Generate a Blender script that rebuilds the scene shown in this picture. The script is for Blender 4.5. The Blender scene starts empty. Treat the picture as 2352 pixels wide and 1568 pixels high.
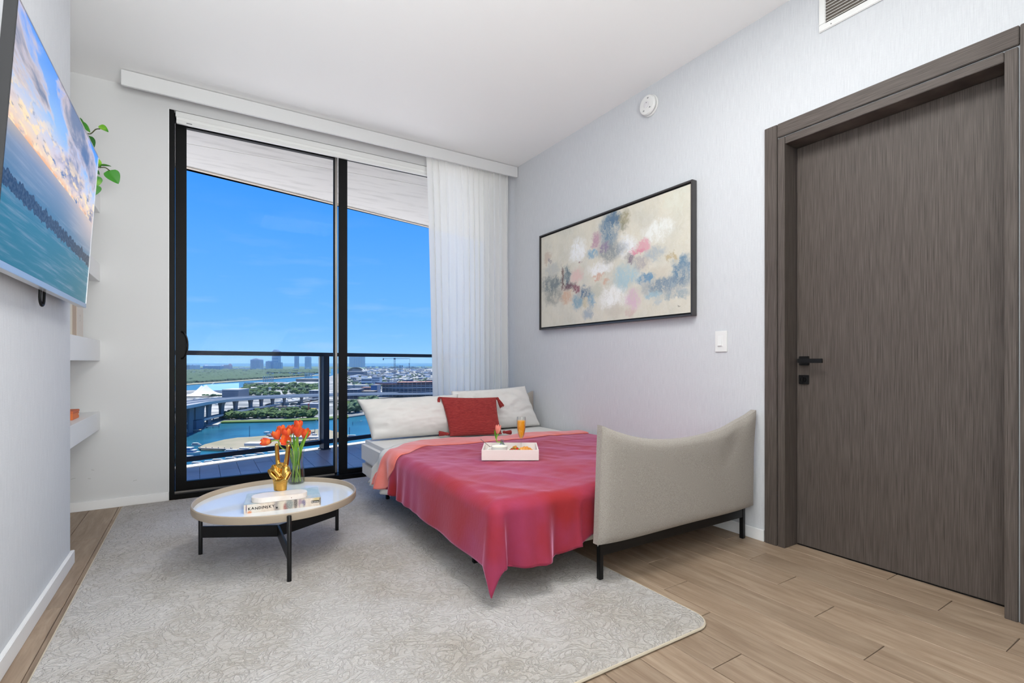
import bpy, bmesh, math, random
from mathutils import Vector, Matrix, noise
random.seed(7)
S = bpy.context.scene
COL = S.collection

# ------------------------------------------------------------------ camera
F, CX, Y0, H = 1145.0, 1176.0, 832.0, 1.05          # focal length in pixels of the 2352 px frame, eye height
TH = math.atan((CX - 458.0) / F)
FW = Vector((math.sin(TH), math.cos(TH), 0)); RT = Vector((math.cos(TH), -math.sin(TH), 0)); UP = Vector((0, 0, 1))
EYE = Vector((0, 0, H))
cd = bpy.data.cameras.new('camera'); cam = bpy.data.objects.new('camera', cd); COL.objects.link(cam)
cam.location = EYE; cam.rotation_euler = (math.pi / 2, 0, -TH)
cd.sensor_width = 36; cd.lens = F / 2352 * 36; cd.shift_y = 48 / 2352; cd.clip_start = .02; cd.clip_end = 90000
S.camera = cam

# ------------------------------------------------------------------ world, sun, added fill lights, exposure
S.view_settings.view_transform = 'Standard'; S.view_settings.look = 'None'
S.view_settings.exposure = 0; S.view_settings.gamma = 1; S.view_settings.use_curve_mapping = False
W = bpy.data.worlds.new('world'); S.world = W; W.use_nodes = True
nt = W.node_tree; nt.nodes.clear()
wo = nt.nodes.new('ShaderNodeOutputWorld'); wb = nt.nodes.new('ShaderNodeBackground')
tc = nt.nodes.new('ShaderNodeTexCoord'); sp = nt.nodes.new('ShaderNodeSeparateXYZ')
rp = nt.nodes.new('ShaderNodeValToRGB'); cr = rp.color_ramp
cr.elements[0].position = 0.0; cr.elements[0].color = (.23, .56, 1.0, 1)
cr.elements[1].position = .62; cr.elements[1].color = (.032, .26, 1.0, 1)
e = cr.elements.new(.09); e.color = (.145, .46, 1.0, 1)
e = cr.elements.new(.33); e.color = (.040, .30, 1.0, 1)
mp = nt.nodes.new('ShaderNodeMapping'); mp.inputs['Scale'].default_value = (5, 5, 26)
nz = nt.nodes.new('ShaderNodeTexNoise'); nz.inputs['Scale'].default_value = 1.6; nz.inputs['Detail'].default_value = 7
r2 = nt.nodes.new('ShaderNodeValToRGB'); r2.color_ramp.elements[0].position = .54; r2.color_ramp.elements[1].position = .82
r2.color_ramp.elements[1].color = (.55, .55, .55, 1)
mx = nt.nodes.new('ShaderNodeMixRGB'); mx.inputs[2].default_value = (.42, .64, 1, 1)
nt.links.new(tc.outputs['Generated'], sp.inputs[0]); nt.links.new(sp.outputs['Z'], rp.inputs[0])
nt.links.new(tc.outputs['Generated'], mp.inputs[0]); nt.links.new(mp.outputs[0], nz.inputs[0]); nt.links.new(nz.outputs[0], r2.inputs[0])
fd = nt.nodes.new('ShaderNodeMapRange'); fd.inputs[1].default_value = .30; fd.inputs[2].default_value = .02; nt.links.new(sp.outputs['Z'], fd.inputs[0])
fm = nt.nodes.new('ShaderNodeMath'); fm.operation = 'MULTIPLY'; nt.links.new(r2.outputs[0], fm.inputs[0]); nt.links.new(fd.outputs[0], fm.inputs[1])
nt.links.new(fm.outputs[0], mx.inputs[0]); nt.links.new(rp.outputs[0], mx.inputs[1])
nt.links.new(mx.outputs[0], wb.inputs[0]); nt.links.new(wb.outputs[0], wo.inputs[0]); wb.inputs[1].default_value = 1.08

def lamp(name, kind, loc, target, power, color=(1, 1, 1), size=None, angle=None):
    l = bpy.data.lights.new(name, kind); l.energy = power; l.color = color
    if kind == 'AREA': l.shape = 'RECTANGLE'; l.size, l.size_y = size
    if kind == 'SUN': l.angle = angle
    o = bpy.data.objects.new(name, l); COL.objects.link(o); o.location = loc
    o.rotation_euler = (Vector(target) - Vector(loc)).to_track_quat('-Z', 'Y').to_euler()
    return o
lamp('sun', 'SUN', (0, 20, 60), (-1.0, 17.4, 0), 9.0, (1, .96, .90), angle=.009)       # near the zenith, a little in front of the balcony
lamp('overhead_fill', 'AREA', (1.25, 1.50, 3.06), (1.25, 1.50, 0), 35, (.985, .99, .97), (1.0, .8))  # added overhead light for flash bounced off the ceiling, no fixture
ul = lamp('ceiling_fill', 'AREA', (.55, -1.2, 1.15), (-1.1, .9, 3.5), 148, (.97, 1, .985), (1.6, 1.4)); ul.data.spread = math.radians(140)  # added fill from behind the camera, aimed up to brighten the ceiling

# ------------------------------------------------------------------ pixel-to-place helpers (2352 x 1568 frame)
def ray(u, v): return FW + RT * ((u - CX) / F) + UP * ((Y0 - v) / F)
def gz(u, v, z=0.0): d = ray(u, v); return EYE + d * ((z - H) / d.z)
def gy(u, v, y): d = ray(u, v); return EYE + d * (y / d.y)
def gx(u, v, x): d = ray(u, v); return EYE + d * (x / d.x)
def gd(u, v, dep): return EYE + ray(u, v) * dep

# ------------------------------------------------------------------ mesh helpers
class MB:
    def __init__(s): s.v = []; s.f = []
    def add(s, vs, fs):
        o = len(s.v); s.v += [Vector(p) for p in vs]; s.f += [tuple(i + o for i in f) for f in fs]; return s
    def box(s, x0, x1, y0, y1, z0, z1):
        return s.add([(x0,y0,z0),(x1,y0,z0),(x1,y1,z0),(x0,y1,z0),(x0,y0,z1),(x1,y0,z1),(x1,y1,z1),(x0,y1,z1)],
                     [(0,3,2,1),(4,5,6,7),(0,1,5,4),(1,2,6,5),(2,3,7,6),(3,0,4,7)])
    def obox(s, c, a, b, d):
        c, a, b, d = Vector(c), Vector(a), Vector(b), Vector(d)
        return s.add([c-a-b-d,c+a-b-d,c+a+b-d,c-a+b-d,c-a-b+d,c+a-b+d,c+a+b+d,c-a+b+d],
                     [(0,3,2,1),(4,5,6,7),(0,1,5,4),(1,2,6,5),(2,3,7,6),(3,0,4,7)])
    def bar(s, p, q, w, h, up=(0, 0, 1)):
        p, q = Vector(p), Vector(q); d = (q - p).normalized(); a = d.cross(Vector(up)).normalized(); b = a.cross(d)
        return s.obox((p + q) / 2, (q - p) / 2, a * w / 2, b * h / 2)
    def tube(s, pts, r, n=8, cap=True):
        pts = [Vector(p) for p in pts]; m = len(pts); rs = r if isinstance(r, (list, tuple)) else [r] * m
        o = len(s.v); prev = None
        for i, p in enumerate(pts):
            t = (pts[min(i+1, m-1)] - pts[max(i-1, 0)]).normalized()
            if prev is None: a = t.orthogonal().normalized()
            else: a = (prev - t * prev.dot(t)).normalized()
            prev = a; b = t.cross(a)
            for k in range(n):
                g = 2 * math.pi * k / n; s.v.append(p + (a * math.cos(g) + b * math.sin(g)) * rs[i])
        for i in range(m - 1):
            for k in range(n):
                k2 = (k + 1) % n; s.f.append((o+i*n+k, o+i*n+k2, o+(i+1)*n+k2, o+(i+1)*n+k))
        if cap:
            s.f.append(tuple(o + k for k in reversed(range(n)))); s.f.append(tuple(o + (m-1)*n + k for k in range(n)))
        return s
    def lathe(s, prof, n=32, c=(0, 0, 0), M=None):
        o = len(s.v); c = Vector(c)
        for r, z in prof:
            for k in range(n):
                g = 2 * math.pi * k / n; p = Vector((r * math.cos(g), r * math.sin(g), z)); s.v.append((M @ p if M else p) + c)
        for i in range(len(prof) - 1):
            for k in range(n):
                k2 = (k + 1) % n; s.f.append((o+i*n+k, o+i*n+k2, o+(i+1)*n+k2, o+(i+1)*n+k))
        if prof[0][0] > 1e-5: s.f.append(tuple(o + k for k in reversed(range(n))))
        if prof[-1][0] > 1e-5: s.f.append(tuple(o + (len(prof)-1)*n + k for k in range(n)))
        return s
    def grid(s, fn, nu, nv, closed=False):
        o = len(s.v); m = nu if closed else nu + 1
        for j in range(nv + 1):
            for i in range(m): s.v.append(Vector(fn(i / nu, j / nv)))
        for j in range(nv):
            for i in range(nu):
                i2 = (i + 1) % m if closed else i + 1
                s.f.append((o+j*m+i, o+j*m+i2, o+(j+1)*m+i2, o+(j+1)*m+i))
        return s
    def prism(s, poly, z0, z1):
        n = len(poly)
        return s.add([(x, y, z0) for x, y in poly] + [(x, y, z1) for x, y in poly],
                     [tuple(reversed(range(n))), tuple(range(n, 2*n))] + [(i, (i+1) % n, n+(i+1) % n, n+i) for i in range(n)])
    def mesh(s, name, bevel=0, seg=2, smooth=True, weld=False, ang=38):
        bm = bmesh.new(); vs = [bm.verts.new(p) for p in s.v]
        for f in s.f:
            try: bm.faces.new([vs[i] for i in f])
            except ValueError: pass
        if weld: bmesh.ops.remove_doubles(bm, verts=bm.verts, dist=1e-5)
        bm.normal_update()
        if bevel:
            es = [e for e in bm.edges if len(e.link_faces) == 2 and e.calc_face_angle(0) > .5]
            bmesh.ops.bevel(bm, geom=es, offset=bevel, segments=seg, affect='EDGES', clamp_overlap=True)
        bm.normal_update()
        if smooth:
            for e in bm.edges:
                if len(e.link_faces) == 2 and e.calc_face_angle(0) > math.radians(ang): e.smooth = False
            for f in bm.faces: f.smooth = True
        me = bpy.data.meshes.new(name); bm.to_mesh(me); bm.free(); return me
    def build(s, name, mat, parent=None, local=False, **k):
        """link as one object; vertices are world coordinates unless local (then in the parent's frame)"""
        if parent is None:
            xs = [p.x for p in s.v]; ys = [p.y for p in s.v]; zs = [p.z for p in s.v]
            org = Vector(((min(xs)+max(xs))/2, (min(ys)+max(ys))/2, min(zs)))
        else: org = Vector() if local else wloc(parent)
        for i in range(len(s.v)): s.v[i] = s.v[i] - org
        me = s.mesh(name, **k); me.materials.append(mat)
        o = bpy.data.objects.new(name, me); COL.objects.link(o)
        if parent is None: o.location = org
        else: o.parent = parent
        return o
def wloc(o):
    p = Vector(o.location)
    while o.parent: o = o.parent; p = p + Vector(o.location)
    return p
def tag(o, label=None, cat=None, group=None, kind=None):
    for k, v in (('label', label), ('category', cat), ('group', group), ('kind', kind)):
        if v: o[k] = v
    return o
def thing(name, label, cat, loc, rz=0.0, group=None):
    o = bpy.data.objects.new(name, None); COL.objects.link(o); o.location = loc; o.rotation_euler = (0, 0, rz)
    o.empty_display_size = .05
    return tag(o, label, cat, group)
def struct(o): o['kind'] = 'structure'; return o
def dup(root, loc, rz=None, sc=None, label=None, group=None):
    r = root.copy(); COL.objects.link(r); r.location = loc
    if rz is not None: r.rotation_euler = (0, 0, rz)
    if sc is not None: r.scale = sc if isinstance(sc, tuple) else (sc, sc, sc)
    if label: r['label'] = label
    if group: r['group'] = group
    for ch in list(root.children):
        c = ch.copy(); COL.objects.link(c); c.parent = r
        for g in list(ch.children):
            d = g.copy(); COL.objects.link(d); d.parent = c
    return r
def remesh(mb, name, mat, parent, voxel, smooth_it=4, local=False):
    """join overlapping closed shapes into one continuous skin"""
    o = mb.build(name, mat, parent, local=local)
    m = o.modifiers.new('r', 'REMESH'); m.mode = 'VOXEL'; m.voxel_size = voxel; m.use_smooth_shade = True
    if smooth_it: k = o.modifiers.new('s', 'SMOOTH'); k.factor = .5; k.iterations = smooth_it
    dg = bpy.context.evaluated_depsgraph_get(); dg.update()
    me = bpy.data.meshes.new_from_object(o.evaluated_get(dg)); old = o.data
    o.modifiers.clear(); o.data = me; bpy.data.meshes.remove(old)
    if not me.materials: me.materials.append(mat)
    for p in me.polygons: p.use_smooth = True
    return o
def text_mesh(name, txt, mat, parent, size, origin, xdir, ydir, depth=.0004, bold=0.0, align='LEFT'):
    cu = bpy.data.curves.new('t', 'FONT'); cu.body = txt; cu.size = size; cu.extrude = depth; cu.offset = bold; cu.resolution_u = 3
    cu.align_x = align
    o = bpy.data.objects.new('t', cu); COL.objects.link(o)
    dg = bpy.context.evaluated_depsgraph_get(); dg.update()
    me = bpy.data.meshes.new_from_object(o.evaluated_get(dg)); bpy.data.objects.remove(o); bpy.data.curves.remove(cu)
    x = Vector(xdir).normalized(); y = Vector(ydir).normalized(); z = x.cross(y)
    me.transform(Matrix(((x.x, y.x, z.x, origin[0]), (x.y, y.y, z.y, origin[1]), (x.z, y.z, z.z, origin[2]), (0, 0, 0, 1))))
    me.name = name; me.materials.clear(); me.materials.append(mat)
    q = bpy.data.objects.new(name, me); COL.objects.link(q); q.parent = parent; return q
def sm(a, b, x):
    t = max(0.0, min(1.0, (x - a) / (b - a))); return t * t * (3 - 2 * t)

# ------------------------------------------------------------------ materials
def lin(c):
    f = lambda x: x / 12.92 if x <= .04045 else ((x + .055) / 1.055) ** 2.4
    return tuple(f(x / 255) for x in c[:3]) + (1,)
def mat(name, col, rough=.5, metal=0.0, var=None, bump=None, spec=.5, sheen=None, coat=0, trans=0, ior=1.45, emit=None, alpha=None):
    """var=(colour2, scale, stretch, low, high): noise mix to a second colour; bump=(scale, strength, distance, stretch)"""
    m = bpy.data.materials.new(name); m.use_nodes = True; n = m.node_tree.nodes; l = m.node_tree.links
    b = n['Principled BSDF']; b.inputs['Base Color'].default_value = lin(col); b.inputs['Roughness'].default_value = rough
    b.inputs['Metallic'].default_value = metal; b.inputs['Specular IOR Level'].default_value = spec
    b.inputs['Coat Weight'].default_value = coat; b.inputs['Transmission Weight'].default_value = trans; b.inputs['IOR'].default_value = ior
    if sheen: b.inputs['Sheen Weight'].default_value = sheen[0]; b.inputs['Sheen Roughness'].default_value = sheen[1]; b.inputs['Sheen Tint'].default_value = lin(sheen[2])
    if emit: b.inputs['Emission Color'].default_value = lin(emit[0]); b.inputs['Emission Strength'].default_value = emit[1]
    def co(stretch):
        t = n.new('ShaderNodeTexCoord'); k = n.new('ShaderNodeMapping'); k.inputs['Scale'].default_value = stretch
        l.new(t.outputs['Object'], k.inputs[0]); return k.outputs[0]
    if var:
        c2, sc, st, lo, hi = var
        z = n.new('ShaderNodeTexNoise'); z.inputs['Scale'].default_value = sc; z.inputs['Detail'].default_value = 6; l.new(co(st), z.inputs[0])
        r = n.new('ShaderNodeMapRange'); r.inputs[1].default_value = lo; r.inputs[2].default_value = hi; l.new(z.outputs[0], r.inputs[0])
        x = n.new('ShaderNodeMixRGB'); x.inputs[1].default_value = lin(col); x.inputs[2].default_value = lin(c2)
        l.new(r.outputs[0], x.inputs[0]); l.new(x.outputs[0], b.inputs['Base Color'])
    if bump:
        sc, stg, dist, st = bump
        z = n.new('ShaderNodeTexNoise'); z.inputs['Scale'].default_value = sc; z.inputs['Detail'].default_value = 5; l.new(co(st), z.inputs[0])
        q = n.new('ShaderNodeBump'); q.inputs['Strength'].default_value = stg; q.inputs['Distance'].default_value = dist
        l.new(z.outputs[0], q.inputs['Height']); l.new(q.outputs[0], b.inputs['Normal'])
    return m
def thin_glass(name, tint=(1, 1, 1), refl=.06):
    """a pane: light goes straight through, a little is mirrored"""
    m = bpy.data.materials.new(name); m.use_nodes = True; n = m.node_tree.nodes; l = m.node_tree.links; n.clear()
    o = n.new('ShaderNodeOutputMaterial'); t = n.new('ShaderNodeBsdfTransparent'); g = n.new('ShaderNodeBsdfGlossy')
    g.inputs['Roughness'].default_value = .01; t.inputs[0].default_value = tint + (1,)
    fr = n.new('ShaderNodeLayerWeight'); fr.inputs[0].default_value = .25
    mu = n.new('ShaderNodeMath'); mu.operation = 'MULTIPLY_ADD'; mu.inputs[1].default_value = refl * 2.0; mu.inputs[2].default_value = refl * .3
    x = n.new('ShaderNodeMixShader'); l.new(fr.outputs['Fresnel'], mu.inputs[0]); l.new(mu.outputs[0], x.inputs[0])
    l.new(t.outputs[0], x.inputs[1]); l.new(g.outputs[0], x.inputs[2]); l.new(x.outputs[0], o.inputs[0]); return m

m_paint = mat('white_paint', (212, 212, 212), .6)
m_ceil = mat('ceiling_paint', (244, 244, 243), .7)
m_trimwhite = mat('white_trim', (236, 236, 236), .4)
m_valance = mat('valance_white', (214, 214, 214), .5)
m_plastic = mat('white_plastic', (232, 232, 230), .35)
m_black = mat('black_metal', (22, 22, 23), .38, .3)
m_blacksoft = mat('black_gap', (6, 6, 6), .8)
m_frame = mat('window_frame_black', (9, 9, 10), .5, .0, None, None, .2)
m_alu = mat('aluminium_strip', (150, 145, 140), .35, .8)
m_pane = thin_glass('window_glass', (.985, .992, .992), .005)
m_railglass = thin_glass('rail_glass', (.93, .97, .98), .012)
m_railmetal = mat('rail_metal', (30, 38, 54), .4, .2)

def wallpaper(name, a, b):
    m = bpy.data.materials.new(name); m.use_nodes = True; n = m.node_tree.nodes; l = m.node_tree.links; p = n['Principled BSDF']
    t = n.new('ShaderNodeTexCoord'); outs = []
    for st, sc in (((170, 170, 5.0), 2.2), ((40, 40, 160), 1.6)):
        k = n.new('ShaderNodeMapping'); k.inputs['Scale'].default_value = st; l.new(t.outputs['Object'], k.inputs[0])
        z = n.new('ShaderNodeTexNoise'); z.inputs['Scale'].default_value = sc; z.inputs['Detail'].default_value = 4; l.new(k.outputs[0], z.inputs[0]); outs.append(z.outputs[0])
    ad = n.new('ShaderNodeMath'); ad.operation = 'MULTIPLY_ADD'; ad.inputs[1].default_value = .35; l.new(outs[1], ad.inputs[0]); l.new(outs[0], ad.inputs[2])
    r = n.new('ShaderNodeMapRange'); r.inputs[1].default_value = .42; r.inputs[2].default_value = .92; l.new(ad.outputs[0], r.inputs[0])
    x = n.new('ShaderNodeMixRGB'); x.inputs[1].default_value = lin(a); x.inputs[2].default_value = lin(b); l.new(r.outputs[0], x.inputs[0]); l.new(x.outputs[0], p.inputs['Base Color'])
    bp = n.new('ShaderNodeBump'); bp.inputs['Strength'].default_value = .25; bp.inputs['Distance'].default_value = .002; l.new(ad.outputs[0], bp.inputs['Height']); l.new(bp.outputs[0], p.inputs['Normal'])
    p.inputs['Roughness'].default_value = .75; p.inputs['Specular IOR Level'].default_value = .2; return m
m_wallpaper = wallpaper('linen_wallpaper', (200, 202, 206), (216, 218, 221))

def planks_mat(name, a, b, dark):
    m = bpy.data.materials.new(name); m.use_nodes = True; n = m.node_tree.nodes; l = m.node_tree.links; p = n['Principled BSDF']
    t = n.new('ShaderNodeTexCoord'); oi = n.new('ShaderNodeObjectInfo')
    of = n.new('ShaderNodeVectorMath'); of.operation = 'MULTIPLY_ADD'; l.new(t.outputs['Object'], of.inputs[0]); of.inputs[1].default_value = (1, 1, 1)
    cmb = n.new('ShaderNodeCombineXYZ'); mu = n.new('ShaderNodeMath'); mu.operation = 'MULTIPLY'; mu.inputs[1].default_value = 37; l.new(oi.outputs['Random'], mu.inputs[0])
    l.new(mu.outputs[0], cmb.inputs[0]); l.new(mu.outputs[0], cmb.inputs[1]); l.new(cmb.outputs[0], of.inputs[2])
    k = n.new('ShaderNodeMapping'); k.inputs['Scale'].default_value = (14, 1.6, 1); l.new(of.outputs[0], k.inputs[0])
    z = n.new('ShaderNodeTexNoise'); z.inputs['Scale'].default_value = 1.7; z.inputs['Detail'].default_value = 9; z.inputs['Roughness'].default_value = .62; z.inputs['Distortion'].default_value = .7; l.new(k.outputs[0], z.inputs[0])
    k2 = n.new('ShaderNodeMapping'); k2.inputs['Scale'].default_value = (150, 9, 1); l.new(of.outputs[0], k2.inputs[0])
    z2 = n.new('ShaderNodeTexNoise'); z2.inputs['Scale'].default_value = 1.0; z2.inputs['Detail'].default_value = 4; l.new(k2.outputs[0], z2.inputs[0])
    r = n.new('ShaderNodeValToRGB'); r.color_ramp.elements[0].position = .30; r.color_ramp.elements[0].color = lin(dark); r.color_ramp.elements[1].position = .68; r.color_ramp.elements[1].color = lin(b)
    e = r.color_ramp.elements.new(.5); e.color = lin(a); l.new(z.outputs[0], r.inputs[0])
    x = n.new('ShaderNodeMixRGB'); x.blend_type = 'MULTIPLY'; x.inputs[0].default_value = .35; l.new(r.outputs[0], x.inputs[1]); l.new(z2.outputs[0], x.inputs[2])
    hs = n.new('ShaderNodeHueSaturation'); l.new(x.outputs[0], hs.inputs['Color'])
    mr = n.new('ShaderNodeMapRange'); mr.inputs[3].default_value = .97; mr.inputs[4].default_value = 1.15; l.new(oi.outputs['Random'], mr.inputs[0]); l.new(mr.outputs[0], hs.inputs['Value'])
    l.new(hs.outputs[0], p.inputs['Base Color']); p.inputs['Roughness'].default_value = .48; p.inputs['Specular IOR Level'].default_value = .35
    bp = n.new('ShaderNodeBump'); bp.inputs['Strength'].default_value = .12; bp.inputs['Distance'].default_value = .002; l.new(z2.outputs[0], bp.inputs['Height']); l.new(bp.outputs[0], p.inputs['Normal'])
    return m
m_plank = planks_mat('oak_plank', (160, 138, 117), (175, 154, 132), (142, 120, 99))
m_grout = mat('grout', (96, 78, 66), .9)
def wood_dark(name, horiz=False):
    m = mat(name, (62, 54, 50), .5, 0, ((106, 97, 91), 2.0, (4, 4, 240) if horiz else (240, 240, 3.0), .30, .76), None, .35)
    n = m.node_tree.nodes; l = m.node_tree.links; p = n['Principled BSDF']
    z = [q for q in n if q.type == 'TEX_NOISE'][0]; bp = n.new('ShaderNodeBump'); bp.inputs['Strength'].default_value = .2; bp.inputs['Distance'].default_value = .0015
    l.new(z.outputs[0], bp.inputs['Height']); l.new(bp.outputs[0], p.inputs['Normal']); return m
m_door = wood_dark('dark_wood_vertical'); m_doorh = wood_dark('dark_wood_horizontal', True)

# ================================================================== the room
XR, YW, ZC, XL, YE, XN, YB = 2.812, 4.60, 3.085, -.57, 3.42, -.95, -2.2
DY0, DY1, DZ = .62, 1.606, 2.325                      # door opening in the right wall
floor = struct(MB().box(-1.1, 3.1, YB - .1, 4.76, -.12, -.004).build('floor', m_grout))
PW = .1656
full = MB().box(-PW/2 + .0012, PW/2 - .0012, -.4985, .4985, -.012, 0).mesh('plank', bevel=.0016, seg=1); full.materials.append(m_plank)
for k in range(-1, 22):
    x1 = 2.65 - k * PW + PW; x0 = x1 - PW
    if x1 < -1.0: continue
    j = .831 - .2497 * k
    j -= math.floor(j) + 3
    while j < 4.6:
        a, b = max(j, -.6), min(j + 1, 4.62); j += 1
        if b - a < .02: continue
        lim = 1.45 if x1 > 1.85 else 1.22
        if x0 > -.40 and x1 < 1.70 and a > 1.33 and b < 4.45: continue          # wholly under the rug
        if x1 > 1.7 and a > 2.2 and b < 4.45: continue                          # wholly under the bed
        if x1 > 2.96: x1c = 2.95
        if b - a > .99:
            o = bpy.data.objects.new('plank', full); o.location = ((x0 + x1) / 2, (a + b) / 2, 0)
        else:
            me = MB().box(-PW/2 + .0012, PW/2 - .0012, -(b-a)/2 + .0015, (b-a)/2 - .0015, -.012, 0).mesh('plank', bevel=.0016, seg=1); me.materials.append(m_plank)
            o = bpy.data.objects.new('plank', me); o.location = ((x0 + x1) / 2, (a + b) / 2, 0)
        COL.objects.link(o); o.parent = floor; o.location = Vector(o.location) - wloc(floor)
struct(MB().box(-1.2, 3.1, YB - .1, 4.76, ZC, ZC + .12).build('ceiling', m_ceil))
w = MB().box(XR, XR + .16, DY1, 4.76, -.12, ZC).box(XR, XR + .16, YB, DY0, -.12, ZC).box(XR, XR + .16, DY0, DY1, DZ, ZC)
struct(w.build('wall_right', m_wallpaper))
struct(MB().box(-1.2, XL, YB, YE, -.12, ZC).build('wall_left', m_wallpaper))
struct(MB().box(XN - .15, XN, YE, YW, -.12, ZC).build('wall_niche', m_paint))
w = MB().box(XN - .15, -.196, YW, YW + .16, -.12, ZC).box(-.196, 2.70, YW, YW + .16, 2.98, ZC).box(2.70, XR, YW, YW + .16, -.12, ZC)
wall_back = struct(w.build('wall_window', m_paint))
MB().box(-.202, -.195, YW - .003, YW, .066, 2.98).build('corner_bead', m_trimwhite, wall_back)
struct(MB().box(-1.2, 3.1, YB - .1, YB, -.12, ZC).build('wall_rear', m_paint))
# dark scuffs low on the paint of the window wall
m_scuff = mat('scuff', (178, 177, 174), .9)
for i, (u, v, l) in enumerate(((168, 1099, .012), (205, 1099, .008), (310, 1103, .011), (213, 1079, .008))):
    p = gy(u, v, YW - .0008)
    MB().obox(p, Vector((l, 0, l * .25 * (-1) ** i)), (0, .0006, 0), (0, 0, .0015)).build('scuff_mark', m_scuff, wall_back, smooth=False)
# baseboards
struct(MB().box(XL, XL + .016, YB, YE + .016, 0, .068).box(-1.0, XL, YE, YE + .016, 0, .068).build('baseboard_left', m_trimwhite, bevel=.002))
struct(MB().box(XN, -.196, YW - .014, YW, 0, .066).build('baseboard_niche', m_trimwhite, bevel=.002))
struct(MB().box(XR - .014, XR, 1.69, YW, 0, .066).box(XR - .014, XR, YB, .53, 0, .066).build('baseboard_right', m_trimwhite, bevel=.002))

# ------------------------------------------------------------------ door in the right wall
door = struct(thing('door_1', 'dark brown wood veneer door with black lever handle in its frame', 'door', (XR, 1.1, 0)))
XF = 2.796
MB().box(XF, XR + .001, 1.611, 1.684, 0, 2.409).build('casing', m_door, door, bevel=.0025)
MB().box(XF, XR + .001, .536, .613, 0, 2.409).build('casing', m_door, door, bevel=.0025)
MB().box(XF, XR + .001, .616, 1.608, 2.332, 2.409).build('casing', m_doorh, door, bevel=.0025)
MB().box(XF + .003, 2.96, 1.566, 1.606, 0, 2.325).build('jamb', m_door, door, bevel=.002)
MB().box(XF + .003, 2.96, .62, .660, 0, 2.325).build('jamb', m_door, door, bevel=.002)
MB().box(XF + .003, 2.96, .662, 1.564, 2.283, 2.325).build('jamb', m_doorh, door, bevel=.002)
leaf = MB().box(2.92, 2.958, .663, 1.563, .009, 2.281).build('door_leaf', m_door, door, bevel=.002)
MB().box(2.93, 2.962, .66, 1.566, 0, .009).build('threshold_shade', m_blacksoft, door)  # solid black strip, paints the shade under the door leaf
hd = thing('lever_handle', None, None, (2.92 - door.location.x, 0, 0)); hd.parent = door
hd.location = (0, 0, 0)
c0, c1 = gx(1836, 818, 2.915), gx(1858, 839, 2.915)
cy, cz = (c0.y + c1.y) / 2, (c0.z + c1.z) / 2
MB().box(2.909, 2.921, cy - .027, cy + .027, cz - .026, cz + .026).build('rose', m_black, hd, bevel=.002)
MB().tube([(2.91, cy, cz), (2.868, cy, cz)], .010, 12).build('neck', m_black, hd)
ya, yb_ = gx(1832, 829, 2.866).y, gx(1889, 829, 2.866).y
MB().box(2.860, 2.872, yb_, ya, cz - .012, cz + .012).build('lever', m_black, hd, bevel=.002)
c0, c1 = gx(1835, 861, 2.915), gx(1858, 882, 2.915); cy, cz = (c0.y + c1.y) / 2, (c0.z + c1.z) / 2
lk = MB().box(2.909, 2.921, cy - .027, cy + .027, cz - .026, cz + .026).build('lock_rose', m_black, door, bevel=.002)
MB().tube([(2.912, cy, cz), (2.902, cy, cz)], .016, 20).build('lock_cylinder', m_frame, lk)
MB().box(2.894, 2.903, cy - .0035, cy + .0035, cz - .012, cz + .012).build('thumb_turn', m_black, lk, bevel=.001)

# ------------------------------------------------------------------ sliding window door
win = struct(thing('window_1', 'black framed sliding glass door to the balcony', 'window', (1.25, 4.68, 0)))
MB().box(-.196, -.163, 4.602, 4.758, 0, 2.979).build('jamb', m_frame, win, bevel=.002)
MB().box(2.66, 2.699, 4.602, 4.758, 0, 2.979).build('jamb', m_frame, win, bevel=.002)
MB().box(-.163, 2.66, 4.648, 4.758, 2.94, 2.979).build('head', m_frame, win, bevel=.002)
MB().box(-.163, 2.66, 4.595, 4.758, 0, .040).build('sill_track', m_frame, win, bevel=.002)
MB().box(-.163, 1.03, 4.642, 4.650, .040, .052).build('track_rail', m_alu, win)
def panel(x0, x1, y, sl, sr, zb, zt):
    p = thing('sliding_panel', None, None, (0, 0, 0)); p.parent = win; p.location = (0, 0, 0)
    MB().box(x0, x0 + sl, y - .022, y + .022, .042, 2.939).build('stile', m_frame, p, bevel=.002)
    MB().box(x1 - sr, x1, y - .022, y + .022, .042, 2.939).build('stile', m_frame, p, bevel=.002)
    MB().box(x0 + sl, x1 - sr, y - .022, y + .022, .042, zb).build('bottom_rail', m_frame, p, bevel=.002)
    MB().box(x0 + sl, x1 - sr, y - .022, y + .022, zt, 2.939).build('top_rail', m_frame, p, bevel=.002)
    MB().add([(x0 + sl, y, zb), (x1 - sr, y, zb), (x1 - sr, y, zt), (x0 + sl, y, zt)], [(0, 1, 2, 3)]).build('pane', m_pane, p, smooth=False)
    return p
pl = panel(-.160, 1.066, 4.715, .074, .030, .112, 2.90)
MB().box(1.044, 1.062, 4.688, 4.692, .05, 2.93).build('interlock_strip', m_alu, pl)
pr_ = panel(1.072, 2.655, 4.665, .070, .06, .080, 2.90)
# loop pull handle on the left stile
pts = []
for i in range(13):
    a = -math.pi / 2 + math.pi * i / 12
    pts.append((-.118 + .040 * math.cos(a), 4.685 - .022 * math.cos(a) ** .5 if math.cos(a) > 0 else 4.685, 1.185 + .105 * math.sin(a)))
MB().tube(pts, .0065, 8).build('pull_handle', m_black, pl)

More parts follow.
